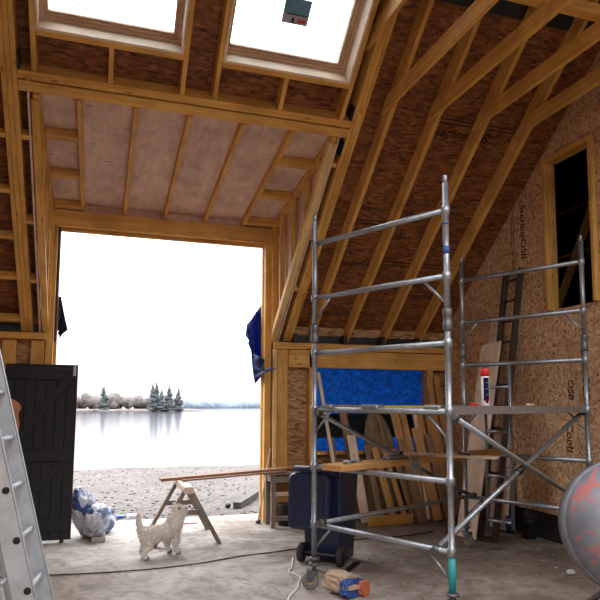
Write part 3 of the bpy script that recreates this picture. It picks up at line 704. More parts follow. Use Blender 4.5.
sheet('tarpaulin', [(3.0, 8.78, 2.35), (4.95, 8.78, 2.35), (4.95, 8.78, 1.42), (3.0, 8.78, 1.42)], 44, 24, TARP, 'bright blue tarpaulin stretched over the window above the scaffold deck', 0.015)
sheet('tarpaulin', [(3.0, 8.79, 1.17), (4.95, 8.79, 1.17), (4.95, 8.79, 0.85), (3.0, 8.79, 0.85)], 44, 8, TARP, 'low strip of blue tarpaulin seen below the scaffold deck', 0.015, seed=3)
sheet('dark_sheet', [(2.98, 8.765, 1.50), (4.95, 8.765, 1.50), (4.95, 8.765, 1.14), (2.98, 8.765, 1.14)], 30, 8, NEARBLACK, 'dark sheet across the window between the two blue tarpaulins', 0.012, seed=5)  # dark band across the window, built as its own sheet
def flap(pts, mat, lab, y=8.82, seed=0):
    """hanging cloth outline (x,z), folded in depth"""
    bm = bmesh.new(); vs = [bm.verts.new((x, 0, z)) for x, z in pts]; bm.faces.new(vs)
    bmesh.ops.triangulate(bm, faces=bm.faces[:]); bmesh.ops.subdivide_edges(bm, edges=bm.edges[:], cuts=5, use_grid_fill=True)
    for v in bm.verts: v.co.y = y + 0.03*math.sin(v.co.x*32+v.co.z*2+seed) + 0.02*noise.noise(v.co*6)
    for f in bm.faces: f.smooth = True
    bmesh.ops.recalc_face_normals(bm, faces=bm.faces[:]); bmesh.ops.solidify(bm, geom=bm.faces[:], thickness=0.006)
    mbx = MB(); mbx.bm.free(); mbx.bm = bm; return tag(obj('tarpaulin', mbx, mat), lab, 'tarpaulin', 'loose tarpaulin flaps')
flap([(2.36, 3.20), (2.26, 3.08), (2.06, 2.80), (2.085, 2.60), (2.13, 2.40), (2.16, 2.15), (2.185, 1.94), (2.30, 2.05), (2.40, 2.13), (2.40, 2.7)], TARP, 'blue tarpaulin flap hanging off the jamb next to the scaffold')
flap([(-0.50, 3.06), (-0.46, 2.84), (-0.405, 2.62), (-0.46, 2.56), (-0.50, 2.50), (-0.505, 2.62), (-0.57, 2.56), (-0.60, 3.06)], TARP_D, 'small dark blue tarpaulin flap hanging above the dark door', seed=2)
mbx = MB(); mbx.box((-0.562, 8.70, 2.45), (-0.538, 8.738, 4.03)); tag(obj('membrane_strip', mbx, NEARBLACK), 'dark membrane strip running down the jamb above the dark door', 'membrane')

# ================================================================== SCAFFOLD TOWER
AL2 = V((1.9, 5.39, 0)); d2 = V((.905, .425, 0)).normalized(); n2 = V((d2.y, -d2.x, 0))
SW, SL = 1.435, 2.50
P_AL, P_AR, P_BL, P_BR = AL2, AL2+n2*SW, AL2+d2*SL, AL2+d2*SL+n2*SW
tower = thing('scaffold_tower', 'aluminium scaffold tower on castors in the middle of the room', 'scaffold')
RZ = (0.575, 1.085, 1.60, 2.115, 2.63, 3.145); RT = 0.0235
def spig(o_mb, p, z): o_mb.lathe([(0.030, z-.035), (0.034, z-.03), (0.034, z+.03), (0.030, z+.035)], Matrix.Translation(p), 14)
castors = []
for pname, p, lean in (('near', P_AL, 0), ('front', P_AR, 0), ('back', P_BL, 0), ('far', P_BR, 0)):
    for z0, z1 in ((0.20, 2.30), (2.30, 3.36)):
        prof = [(RT, z0)]
        for z in RZ:
            if z0 < z < z1: prof += [(RT, z-.036), (0.033, z-.030), (0.033, z+.030), (RT, z+.036)]
        prof.append((RT, z1))
        mbx = MB(); mbx.lathe(prof, Matrix.Translation(p), 16)
        po = obj('post', mbx, ALU, tower)
        if z0 < 1:
            j = MB(); j.lathe([(0.030, 2.21), (0.036, 2.22), (0.036, 2.27), (0.031, 2.28), (0.031, 2.32), (0.036, 2.33), (0.036, 2.37), (0.03, 2.38)], Matrix.Translation(p), 14); obj('joint_sleeve', j, STEEL, po)
        else:
            j = MB(); j.lathe([(0.019, 3.355), (0.019, 3.42), (0.015, 3.425)], Matrix.Translation(p), 12); obj('spigot', j, ALU, po)
            if pname == 'front':
                for a_, b_ in ((2.80, 2.86), (3.03, 3.045)):
                    j = MB(); j.lathe([(0.0247, a_), (0.0247, b_)], Matrix.Translation(p), 16); lb = obj('blue_sticker', j, BLUEP, po); lb['label'] = 'blue sticker wrapped on the post'
    # castor with its stem
    cs = MB(); cs.tube(p+V((0, 0, 0.16)), p+V((0, 0, 0.30)), 0.018, 12); cs.lathe([(0.03, 0.21), (0.045, 0.215), (0.045, 0.235), (0.03, 0.24)], Matrix.Translation(p), 14)
    cs.lathe([(0.033, 0.265), (0.05, 0.27), (0.05, 0.285), (0.033, 0.29)], Matrix.Translation(p), 14)
    fd = (d2*0.55 + n2*0.85).normalized() if pname == 'near' else (d2*0.3-n2).normalized()
    sd = V((-fd.y, fd.x, 0)); c = p - fd*0.035 + V((0, 0, 0.075))
    for s in (-1, 1):
        q = [p+sd*s*0.032+V((0, 0, 0.165))+fd*0.04, p+sd*s*0.032+V((0, 0, 0.165))-fd*0.06, c+sd*s*0.032-fd*0.025-V((0, 0, 0.005)), c+sd*s*0.032+fd*0.02-V((0, 0, .005))]
        cs.prism(q, sd*0.004)
    cs.prism([p-sd*.034+fd*.045+V((0, 0, .165)), p+sd*.034+fd*.045+V((0, 0, .165)), p+sd*.034-fd*.065+V((0, 0, .165)), p-sd*.034-fd*.065+V((0, 0, .165))], (0, 0, .01))
    cs.prism([p+sd*.0+fd*.045+V((-.01, 0, .17)), p+fd*.045+V((.01, 0, .17)), p+fd*.10+V((.01, 0, .145)), p+fd*.10+V((-.01, 0, .145))], (0, 0, .008))
    co = obj('castor', cs, STEEL, tower)
    wh = MB(); Mw = Matrix.Translation(c) @ sd.to_track_quat('Z', 'Y').to_matrix().to_4x4()
    wh.lathe([(0.02, -0.022), (0.062, -0.022), (0.074, -0.014), (0.075, 0.014), (0.062, 0.022), (0.02, 0.022)], Mw, 24); obj('wheel', wh, TYREG, co)
    hb = MB(); hb.lathe([(0.008, -0.026), (0.03, -0.025), (0.03, 0.025), (0.008, 0.026)], Mw, 16); obj('hub', hb, YELLOWP, co)
# turquoise sleeve and black band on the front post
j = MB(); j.lathe([(0.0265, 0.27), (0.0265, 0.55)], Matrix.Translation(P_AR), 16); sl = obj('leg_sleeve', j, TURQ, tower); sl['label'] = 'turquoise leg sleeve'
j = MB(); j.lathe([(0.031, 0.545), (0.031, 0.575)], Matrix.Translation(P_AR), 16); obj('band', j, BLACKP, tower)
for (pa, pb_) in ((P_AL, P_AR), (P_BL, P_BR)):
    for z in RZ:
        mbx = MB(); mbx.tube(pa+V((0, 0, z)), pb_+V((0, 0, z)), 0.0235 if z != 1.60 else 0.026, 14); obj('rung', mbx, ALU, tower)
    dd = (pb_-pa).normalized()
    for z in (0.575, 1.60, 2.63):
        for p, s in ((pa, 1), (pb_, -1)):
            mbx = MB(); mbx.tube(p+dd*s*0.20+V((0, 0, z-0.02)), p+dd*s*0.02+V((0, 0, z-0.20)), 0.011, 8); g = obj('gusset_brace', mbx, ALU, tower)
def claw(mbx, p, dirv): mbx.tube(p-dirv*0.045, p+dirv*0.045, 0.036, 12)
def brace(p0, p1, r=0.021, name='diagonal_brace'):
    mbx = MB(); mbx.tube(p0, p1, r, 12); o = obj(name, mbx, ALU, tower); u = (V(p1)-V(p0)).normalized()
    for p in (V(p0), V(p1)): k = MB(); k.tube(p-u*0.03, p+u*0.03, 0.033, 12); obj('claw_clamp', k, STEEL, o)
    return o
zz = lambda p, z: V((p.x, p.y, z))
brace(zz(P_AR, 1.56)+d2*.02+n2*.03, zz(P_BR, 0.60)+n2*.03); brace(zz(P_AR-n2*0.13, 0.575)-d2*.01, zz(P_BR-n2*0.05, 1.58))
brace(zz(P_AL, 1.57)+n2*.04, zz(P_BL, 0.60)+n2*.04); brace(zz(P_AL, 0.60)+n2*.10, zz(P_BL, 0.60)+n2*.10, name='horizontal_brace')
mbx = MB(); q0_, q1_ = zz(P_AR-n2*0.13, 0.575)-d2*.01, zz(P_BR-n2*0.05, 1.58); pm = q0_+(q1_-q0_)*.50; u = (q1_-q0_).normalized(); mbx.tube(pm-u*.06+n2*.0, pm+u*.06+n2*.0, 0.03, 10); obj('brace_coupler', mbx, BLACKP, tower)
# platform
def local_box(mbx, a0, a1, b0, b1, z0, z1, bevel=0.0):   # a along the tower, b across the frame
    M = Matrix((d2, n2, V((0, 0, -1)) if False else d2.cross(n2))).transposed().to_4x4(); M.translation = AL2
    s = -1 if d2.cross(n2).z < 0 else 1
    mbx.box((a0, b0, min(s*z0, s*z1)), (a1, b1, max(s*z0, s*z1)), M, bevel)
pf = MB(); local_box(pf, 0.04, SL-0.04, 0.10, SW-0.04, 1.612, 1.628); plat = obj('platform', pf, OLDW, tower)
for b0_, b1_ in ((SW-0.05, SW+0.005), (0.08, 0.13)): pf = MB(); local_box(pf, 0.02, SL-0.02, b0_, b1_, 1.575, 1.642); obj('side_rail', pf, ALU, plat)
for t_ in (.195, .41):
    q = P_BL+n2*SW*t_; mbx = MB(); mbx.tube(q+V((0, 0, .28)), q+V((0, 0, 2.10)), .0205, 12); obj('ladder_upright', mbx, ALU, tower)
for z in (.345, .845, 1.345, 1.85):
    mbx = MB(); mbx.tube(P_BL+n2*SW*.195+V((0, 0, z)), P_BL+n2*SW*.41+V((0, 0, z)), .017, 10); obj('ladder_rung', mbx, ALU, tower)
for b0_, b1_ in ((0.10, 0.24), (0.58, 0.76), (1.22, 1.37)): pf = MB(); local_box(pf, -0.03, 0.05, b0_, b1_, 1.61, 1.648, .012); obj('hook_clamp', pf, ALU, plat)
pf = MB(); local_box(pf, 0.02, 0.05, 0.80, 1.20, 1.626, 1.640); yb = obj('edge_strip', pf, YELLOWP, plat); yb['label'] = 'yellow edge strip'

def at(a, b, z): return AL2 + d2*a + n2*b + V((0, 0, z))
# planks on the lower rungs
o = beam('scaffold_plank', at(-0.33, 0.53, 1.135), at(2.45, 0.53, 1.135), 0.22, 0.05, PLANKW); tag(o, 'thick orange timber plank laid along the lower rungs of the scaffold', 'plank')
o = beam('thin_board', at(0.92, 0.30, 1.173), at(1.20, 1.15, 1.173), 0.16, 0.022, PALEBOARD); tag(o, 'thin pale board laid crosswise on the thick orange plank', 'board')
M0 = Matrix((d2, V((-d2.y, d2.x, 0)), V((0, 0, 1)))).transposed().to_4x4()
def atM(a, b, z, rz=0): M = M0.copy(); M.translation = at(a, b, z); return M @ Matrix.Rotation(rz, 4, 'Z')
t = thing('hand_plane', 'grey hand tool lying on the thick plank', 'tool', M=atM(0.50, 0.52, 1.16))
k = MB(); k.box((-.13, -.035, 0), (.13, .035, .03), bevel=.008); obj('body', k, GREYBIT, t); k = MB(); k.box((-.08, -.02, .03), (0.06, .02, .055), bevel=.01); obj('handle', k, GREYBIT, t)
k = MB(); k.lathe([(.012, .03), (.022, .04), (.02, .06), (.008, .065)], Matrix.Translation((.10, 0, 0)), 10); obj('knob', k, BLACKP, t)
t = thing('clamp', 'small dark clamp at the near end of the thick plank', 'tool', M=atM(-0.05, 0.52, 1.16, .3))
k = MB(); k.box((-.17, -.012, 0), (.17, .012, .014), bevel=.003); obj('bar', k, STEEL, t); k = MB(); k.box((-.15, -.03, 0), (-.10, .03, .03), bevel=.006); k.box((.02, -.03, 0), (.07, .03, .03), bevel=.006); obj('jaw', k, GREYBIT, t)
k = MB(); rc = random.Random(5)
for q in range(9):
    pts = [at(0.60+.09*rc.random(), .56, 1.166), at(0.58+.11*rc.random(), .648, 1.168)]
    zc = 1.13
    while zc > 1.03-.04*rc.random(): pts.append(at(0.58+.12*rc.random(), .65+.012*rc.random(), zc)); zc -= .022
    k.path(spline(pts, 4), 0.0055, 5)
tag(obj('cord_bundle', k, GREYBIT), 'grey speckled bundle of cord hanging over the edge of the thick plank', 'cord')
k = MB(); k.box((-.09, -.012, 0), (.09, .012, .02), M=atM(1.10, 0.86, 1.184, 1.2), bevel=.006); tag(obj('marker_pen', k, BLACKP), 'black handled tool on the thin pale board', 'tool')
# foam can on the deck
cp0 = at(0.70, 1.33, 1.642)
t = thing('foam_can', 'red capped blue and white foam can standing on the scaffold deck', 'can', cp0); t.scale = (1.05, 1.05, 1.15)
k = MB(); k.lathe([(.030, 0), (.0325, .004), (.0325, .22), (.026, .235), (.02, .24)], seg=20); obj('can_body', k, WHITEP, t)
def arc_panel(r, z0, z1, a0, a1, n=10):
    bm = bmesh.new(); A = []
    for i in range(n+1):
        a = a0+(a1-a0)*i/n; A.append([bm.verts.new((rr*math.cos(a), rr*math.sin(a), z)) for rr, z in ((r, z0), (r, z1))])
    for p, q in zip(A, A[1:]): bm.faces.new((p[0], q[0], q[1], p[1])).smooth = True
    bmesh.ops.solidify(bm, geom=bm.faces[:], thickness=-0.0005); kk = MB(); kk.bm.free(); kk.bm = bm; return kk
acam = math.atan2(-cp0.y, -cp0.x)
obj('blue_label', arc_panel(.0332, .035, .205, acam-.35, acam+1.1), BLUEP, t)
obj('red_label', arc_panel(.0336, .02, .055, acam+.1, acam+.8), REDP, t)
k = MB(); k.lathe([(.0345, .215), (.0345, .262), (.031, .27), (.01, .272)], seg=20); obj('cap', k, REDP, t)
k = arc_panel(.0338, .06, .19, acam+.2, acam+.75); 
bars = MB()
for q in range(3):
    kk = arc_panel(.0340, .075+.045*q, .083+.045*q, acam+.15, acam+.9); me = bpy.data.meshes.new('t'); kk.bm.to_mesh(me); bars.bm.from_mesh(me); kk.bm.free()
k.bm.free(); obj('white_print', bars, WHITEP, t)
t = thing('quick_clamp', 'red handled clamp lying on the scaffold deck behind the foam can', 'tool', M=atM(1.15, 0.95, 1.63, .5))
k = MB(); k.box((-.2, -.008, .002), (.2, .008, .018)); obj('bar', k, STEEL, t); k = MB(); k.box((-.19, -.03, 0), (-.10, .03, .035), bevel=.008); k.box((.08, -.03, 0), (.2, .03, .03), bevel=.008); obj('grip', k, REDP, t)
k = MB(); k.box((-.07, -.02, 0), (.07, .02, .018), M=atM(1.55, 1.30, 1.645, .2), bevel=.002); tag(obj('wood_offcut', k, PALEBOARD), 'small pale wood offcut on the scaffold deck', 'offcut')

# ================================================================== LUMBER AGAINST THE LAKE WALL
def lean_board(x0, x1, z1, wd, th, mat, lab, y0=8.25, y1=8.52, name='leaning_board', tw=0.0):
    # th along the lean normal; foot on the floor
    p0, p1 = V((x0, y0, 0.012)), V((x1, y1, z1)); upn = V((tw, -1, 0.1))
    o = beam(name, p0, p1, wd, th, mat, upn); return tag(o, lab, 'board', 'timber leaning on the lake wall')
B = lean_board
B(3.32, 3.05, 2.10, 0.045, 0.03, PALEBOARD, 'thin pale batten leaning slantwise at the edge of the blue window tarp', 8.2, 8.50)
B(3.30, 3.24, 1.16, 0.10, 0.025, OLDW, 'short grey board beside the slanting thin batten', 8.3, 8.5)
B(3.62, 3.42, 1.64, 0.11, 0.03, OLDW, 'dark board leaning over the low blue tarpaulin strip', 8.24, 8.52)
B(3.60, 3.50, 1.20, 0.13, 0.028, PALEBOARD, 'pale board standing in front of the dark one over the low tarpaulin', 8.06, 8.36)
B(3.78, 3.70, 1.05, 0.07, 0.03, OLDW, 'short narrow board beside the canvas bundle', 7.94, 8.26)
B(3.98, 3.82, 1.02, 0.10, 0.025, PLANKW, 'orange board in front of the canvas bundle, first along', 7.94, 8.26)
B(4.16, 3.98, 0.98, 0.07, 0.03, PLANKW, 'narrow orange batten in front of the canvas bundle', 7.94, 8.26)
B(4.30, 4.12, 1.00, 0.10, 0.03, OLDW, 'brown board at the foot of the canvas bundle', 7.94, 8.26)
B(4.46, 4.22, 1.58, 0.13, 0.028, PLANKW, 'orange board with a broken top just past the canvas bundle', 8.12, 8.44)
B(4.58, 4.37, 1.52, 0.10, 0.028, PLANKW, 'second orange board past the canvas bundle', 8.12, 8.44)
B(4.56, 4.52, 1.62, 0.05, 0.03, PALEBOARD, 'slim pale stud between the broad orange boards', 8.03, 8.36)
B(4.74, 4.60, 1.60, 0.17, 0.028, PLANKW, 'broadest orange board of the stack by the tall pair', 8.12, 8.44)
B(4.90, 4.80, 1.66, 0.13, 0.028, PLANKW, 'orange board directly below the tall pair of studs', 8.12, 8.44)
B(5.02, 4.86, 2.06, 0.09, 0.04, PLANKW, 'first of the two tall studs standing past the window tarp', 8.2, 8.50)
B(5.14, 4.99, 2.08, 0.09, 0.04, PLANKW, 'second of the two tall studs, nearer the corner', 8.2, 8.50)
B(4.66, 4.50, 1.30, 0.14, 0.026, PLANKW, 'lower orange board in front of the broadest one', 7.94, 8.27)
B(4.84, 4.70, 1.20, 0.12, 0.026, OLDW, 'lower brown board in front of the tall pair', 7.94, 8.27)
B(4.36, 4.20, 1.15, 0.13, 0.026, OLDW, 'lower brown board where the canvas bundle ends', 7.83, 8.16)
B(5.10, 5.08, 1.5, 0.12, 0.028, OLDW, 'dark board in the corner of the room', 8.12, 8.44)
o = beam('floor_plank', (3.55, 7.86, 0.065), (4.25, 7.93, 0.065), 0.03, 0.13, PINE, (0, -.1, 1)); tag(o, 'bright orange plank on edge at the foot of the leaning boards', 'plank')
# canvas bundle: bulging folded cloth with a rounded top
bm = bmesh.new(); rows = []; NU, NV = 60, 22
for j in range(NV+1):
    v = j/NV; row = []
    for i in range(NU):
        a = 2*math.pi*i/NU; z = 1.56*v
        tp = math.sqrt(max(0.0, 1-max(0, (v-0.70)/0.30)**2))
        wdt = (0.27 - 0.06*v)*max(tp, 0.03); dpt = 0.07*max(tp, .08)
        fold = 1+0.34*math.sin(a*9+1.5*v+1.2*math.sin(a*2))+0.16*math.sin(a*21+3*v)
        row.append(bm.verts.new((4.06 - 0.16*v*v + wdt*math.cos(a)*(1+0.05*fold)+0.04*(v-.3)*(1 if math.cos(a) < 0 else -.6), 8.40+0.05*v + dpt*math.sin(a)*fold, z)))
    rows.append(row)
for j in range(NV):
    for i in range(NU): bm.faces.new((rows[j][i], rows[j][(i+1) % NU], rows[j+1][(i+1) % NU], rows[j+1][i])).smooth = True
bm.faces.new(rows[0][::-1]); bm.faces.new(rows[-1])
k = MB(); k.bm.free(); k.bm = bm; tag(obj('canvas_bundle', k, CANVAS), 'olive brown folded canvas bundle with a rounded top among the leaning boards', 'canvas')

# ================================================================== SIDE WALL: ladders and boards
def ladder(name, p0, p1, rung_dir, wid, nr, mat, lab, grp=None, stile=(0.03, 0.07), rr=0.016, rung_mat=None, cat='ladder', z_r0=0.25, sp=0.28):
    p0, p1, rd = V(p0), V(p1), V(rung_dir).normalized(); u = (p1-p0).normalized(); nn = u.cross(rd).normalized()
    t = thing(name, lab, cat, p0, grp); tm = Matrix.Translation(p0)
    for s in (0, 1):
        q = p0 + rd*wid*s - p0
        o = link('stile', beam_mesh('stile', (p1-p0).length, stile[0], stile[1]), mat, t, None)
        M = beam_matrix(q, q+(p1-p0), nn); o.matrix_local = M
    for k_ in range(nr):
        c = u*(z_r0+sp*k_); m_ = MB(); m_.tube(c, c+rd*wid, rr, 10); obj('rung', m_, rung_mat or mat, t)
    return t
lt = ladder('wooden_ladder', (4.62, 6.56, 0), (5.19, 6.66, 3.42), (0, 1, 0.0), 0.30, 12, DARKW, 'dark stained narrow ladder leaning on the side wall', stile=(0.045, 0.075), rung_mat=DARKW)
o = beam('pale_board', (4.40, 6.84, 0.012), (4.965, 7.02, 2.46), 0.42, 0.018, PALEBOARD, (-1, 0, .2)); tag(o, 'wide pale board leaning against the dark ladder', 'board')
o = beam('pale_board', (4.74, 7.30, 0.012), (5.21, 7.23, 2.84), 0.22, 0.018, PALEBOARD, (-1, 0, .2)); tag(o, 'taller narrow grey pale board behind the wide pale board', 'board')
o = beam('plywood_offcut', (5.11, 7.17, 0.012), (5.225, 7.17, 1.22), 0.38, 0.018, PLY, (-1, 0, .12)); tag(o, 'pinkish plywood offcut leaning on the side wall beyond the dark ladder', 'board')
f0, f1 = P_BL+n2*SW*.195, P_BL+n2*SW*.41
k = MB(); k.path([f1+V((-.02, -.03, 1.36)), f1+V((.05, -.05, 1.22)), f1+V((.03, -.05, 1.0)), f0+V((.05, -.05, .87))], 0.005, 6); tag(obj('wire', k, BLACKP), 'thin dark wire looped over the ladder rungs of the far scaffold frame', 'wire')
t = thing('plastic_drum', 'squat black plastic drum at the foot of the side wall', 'drum', (5.17, 6.62, 0))
k = MB(); k.lathe([(.07, 0), (.085, .01), (.088, .20), (.092, .205), (.092, .23), (.08, .235)], seg=20); obj('body', k, BLACKP, t); k = MB(); k.lathe([(.06, .235), (.06, .25), (.03, .252)], seg=16); obj('lid', k, BLACKP, t)
k = MB(); k.lathe([(.05, 0), (.05, .22), (.04, .222)], Matrix.Translation((5.12, 6.95, 0)), 16); tag(obj('pipe_offcut', k, NAVY), 'short dark blue pipe offcut standing beside the black drum', 'pipe')

# ================================================================== DARK DOOR, SACKS, ORANGE OFFCUT
dw, dh = 0.84, 2.13
u = V((0, 0.37, dh)).normalized(); xd = V((1, 0, 0)); nd = xd.cross(u)       # nd points to the camera (-Y)
Md = Matrix((xd, -nd if False else u.cross(xd), u)).transposed().to_4x4()
if Md.to_3x3().determinant() < 0: Md = Matrix((xd, xd.cross(u), u)).transposed().to_4x4()
Md = Matrix((xd, u.cross(xd), u)).transposed().to_4x4(); Md.translation = V((-0.245-dw, 8.04, 0.03))
t = thing('plank_door', 'dark stained plank door propped against the wall beside the opening', 'door', M=Md)
def dpart(name, boxes, mat, bevel=.003):
    k = MB()
    for lo_, hi_ in boxes: k.box(lo_, hi_, bevel=bevel)
    return obj(name, k, mat, t)
for q in range(7): dpart('plank', [((dw/7*q+.0005, 0, .0), (dw/7*(q+1)-.0005, .022, dh))], DOORW, .004)
dpart('backing', [((.01, .0225, .01), (dw-.01, .03, dh-.01))], DOORW)
for z in (.10, .92, 1.93): dpart('ledge', [((.02, -.024, z), (dw-.02, 0.0, z+.15))], DOORW)
k = MB(); k.prism([(.05, -.022, 1.07), (.16, -.022, 1.07), (dw-.04, -.022, 1.93), (dw-.15, -.022, 1.93)], (0, .02, 0)); obj('brace', k, DOORW, t)
k = MB(); k.prism([(.05, -.022, .25), (.16, -.022, .25), (dw-.04, -.022, .92), (dw-.15, -.022, .92)], (0, .02, 0)); obj('brace', k, DOORW, t)
rd_ = dpart('painted_edge', [((dw-.001, -.002, 0), (dw+.006, .024, dh))], plain('dark_red_paint', (0.20, 0.02, 0.03), 0.5), .001); rd_['label'] = 'dark red painted edge'
hp = dpart('hinge_plate', [((dw-.05, -.03, dh-.15), (dw-.015, -.024, dh-.02))], GREYBIT, .002)
dpart('foot', [((dw-.12, -.005, -.03), (dw-.07, .03, 0.0))], BLACKP)
# orange-brown curved offcut leaning on the door
pts = [(0, 0), (.10, .02), (.145, .12), (.15, .26), (.13, .40), (.16, .50), (.13, .56), (.05, .62), (-.15, .66), (-.24, .5), (-.24, 0)]
k = MB(); k.prism([(-0.965+x*.85, 7.80+z*.12, 1.19+z*0.80) for x, z in pts], (0, 0.02, 0), bevel=.004); ob_ = obj('curved_panel', k, LEATHER); tag(ob_, 'orange brown curved panel hung on the dark door behind the aluminium ladder', 'panel')
# what carries it: a rail hung over two pegs on the door
def sack(name, c, rad, M, mat, lab, seed, amp=.22):
    k = MB(); k.blob((0, 0, 0), rad, M, sub=4, amp=amp, freq=1.6, seed=seed)
    for v in k.bm.verts:
        if v.co.z < -rad[2]*0.82: v.co.z = -rad[2]*0.82 + (v.co.z+rad[2]*0.82)*0.05
    bmesh.ops.translate(k.bm, verts=k.bm.verts, vec=V(c)); return tag(obj(name, k, mat), lab, 'sack', 'slumped plastic sacks')
sack('plastic_sack', (0.045, 8.06, 0.225), (0.14, 0.20, 0.20), Matrix.Rotation(.25, 4, 'Y'), SACK, 'white and blue printed plastic sack slumped on a concrete block by the door', 3.3)
sack('plastic_sack', (-0.08, 8.32, 0.27), (0.16, 0.17, 0.33), Matrix.Rotation(-.35, 4, 'Y'), SACK, 'upright white plastic sack behind, against the edge of the dark door', 8.1)
sack('plastic_sack', (0.12, 8.55, 0.14), (0.16, 0.20, 0.17), Matrix.Rotation(.2, 4, 'Z'), SACK, 'low pale plastic sack farthest out toward the beach', 5.7)
k = MB(); k.box((-0.005, 7.92, 0), (0.155, 8.2, 0.06), bevel=.006); tag(obj('concrete_block', k, CONC), 'grey concrete block under the printed sack', 'block')

# ================================================================== ALUMINIUM LADDER (front corner)
la0 = V((-0.225, 3.955, 0)); lean = math.radians(76); ld = V((-0.994, 0.11, 0)).normalized(); L_ = 4.2
rung_d = V((0.11, 0.994, 0)).normalized(); topv = ld*math.cos(lean)*L_ + V((0, 0, math.sin(lean)*L_))
t = thing('extension_ladder', 'grey aluminium extension ladder leaning in the front corner by the dark door', 'ladder', la0)
uu = topv.normalized(); nn = uu.cross(rung_d).normalized()      # across the stile face
def stile(q, L, wd, name, mat, par, z0=0.0):
    # channel: web with two flanges, web normal along the rungs
    k = MB(); k.box((0, -.003, -wd/2), (L, .003, wd/2)); k.box((0, -.003, -wd/2), (L, .030, -wd/2+.006)); k.box((0, -.003, wd/2-.006), (L, .030, wd/2))
    me = mesh_of(k, name); M = Matrix((uu, rung_d, uu.cross(rung_d))).transposed().to_4x4(); M.translation = q
    o = link(name, me, mat, par); o.matrix_local = M; return o
WD = 0.125
s1 = stile(V((0, 0, 0)), L_, WD, 'stile', ALU_DULL, t); s2 = stile(rung_d*0.40, L_, WD, 'stile', ALU_DULL, t)
off2 = uu.cross(rung_d)
if off2.x > 0: off2 = -off2
for k_ in range(14):
    c = uu*(0.30+0.292*k_) - uu.cross(rung_d)*.03
    r_ = MB(); r_.tube(c-rung_d*.0, c+rung_d*0.40, 0.017, 12); obj('rung', r_, ALU_DULL, t)
    hk = MB(); hk.tube(c-rung_d*0.0055, c+rung_d*0.002, 0.021, 14); hl = obj('rung_end', hk, BLACKP, t)
# the second section lies behind the first
u_ = thing('extension_ladder', 'second aluminium ladder section nested behind the first, at the picture edge', 'ladder', la0 + V((-0.16, 0.03, 0)))
for q, nm in ((V((0, 0, 0)), 'stile'), (rung_d*0.36, 'stile')): stile(q, L_-0.9, 0.075, nm, ALU_DULL, u_)
for k_ in range(11):
    c = uu*(0.30+0.292*k_); r_ = MB(); r_.tube(c, c+rung_d*0.36, 0.015, 10); obj('rung', r_, ALU_DULL, u_)
o = beam('leaning_plank', (-0.50, 3.70, 0.012), (-0.90, 3.80, 0.82), 0.16, 0.035, PALEBOARD, (0.25, -1, 0)); tag(o, 'beige plank leaning beside the foot of the aluminium ladder', 'plank')

# ================================================================== WHEELIE BIN
ba = V((.71, -.704, 0)); bd = V((.704, .71, 0)); bc = V((2.245, 6.19, 0))      # back centre; ba along the axle, bd depth
Mb = Matrix((ba, bd, V((0, 0, 1)))).transposed().to_4x4(); Mb.translation = bc
t = thing('wheelie_bin', 'navy wheelie bin with its lid hanging open at the back', 'bin', M=Mb)
def loft(secs, close=True):
    bm = bmesh.new(); R = [[bm.verts.new(p) for p in s] for s in secs]; n = len(R[0])
    for a, b_ in zip(R, R[1:]):
        for i in range(n): bm.faces.new((a[i], a[(i+1) % n], b_[(i+1) % n], b_[i])).smooth = False
    if close: bm.faces.new(R[0][::-1]); bm.faces.new(R[-1])
    bmesh.ops.recalc_face_normals(bm, faces=bm.faces[:]); k = MB(); k.bm.free(); k.bm = bm; return k
def rrect(x0, x1, y0, y1, z, r=.03, n=4):
    out = []
    for cx_, cy_, a0 in ((x1-r, y1-r, 0), (x0+r, y1-r, 90), (x0+r, y0+r, 180), (x1-r, y0+r, 270)):
        for q in range(n+1):
            a = math.radians(a0+90*q/n); out.append((cx_+r*math.cos(a), cy_+r*math.sin(a), z))
    return out
HW = .245
k = loft([rrect(-HW+.04, HW-.04, .10, .44, .03), rrect(-HW+.035, HW-.035, .05, .45, .20), rrect(-HW+.01, HW-.01, .0, .50, .90), rrect(-HW, HW, -.01, .51, .91), rrect(-HW, HW, -.01, .51, .96),
          rrect(-HW+.02, HW-.02, .01, .49, .96), rrect(-HW+.03, HW-.03, .02, .47, .60), rrect(-HW+.06, HW-.06, .12, .42, .05)]); obj('body', k, NAVY, t)
k = MB(); k.path([(-HW+.04, .0, .90), (-HW+.05, -.07, .94), (HW-.05, -.07, .94), (HW-.04, .0, .90)], .016, 10); obj('handle', k, NAVY, t)
for s in (-1, 1):
    Mw = Matrix.Translation((s*(HW-.02), .03, .10)) @ Matrix.Rotation(math.pi/2, 4, 'Y')
    k = MB(); k.lathe([(.03, -.025), (.085, -.025), (.10, -.015), (.10, .015), (.085, .025), (.03, .025)], Mw, 28); wv = obj('wheel', k, RUBBER, t)
    k = MB(); k.lathe([(.01, -.028), (.06, -.027), (.06, .027), (.01, .028)], Mw, 20); obj('hub', k, BLACKP, wv)
k = MB(); k.tube((-HW, .03, .10), (HW, .03, .10), .012, 10); obj('axle', k, STEEL, t)
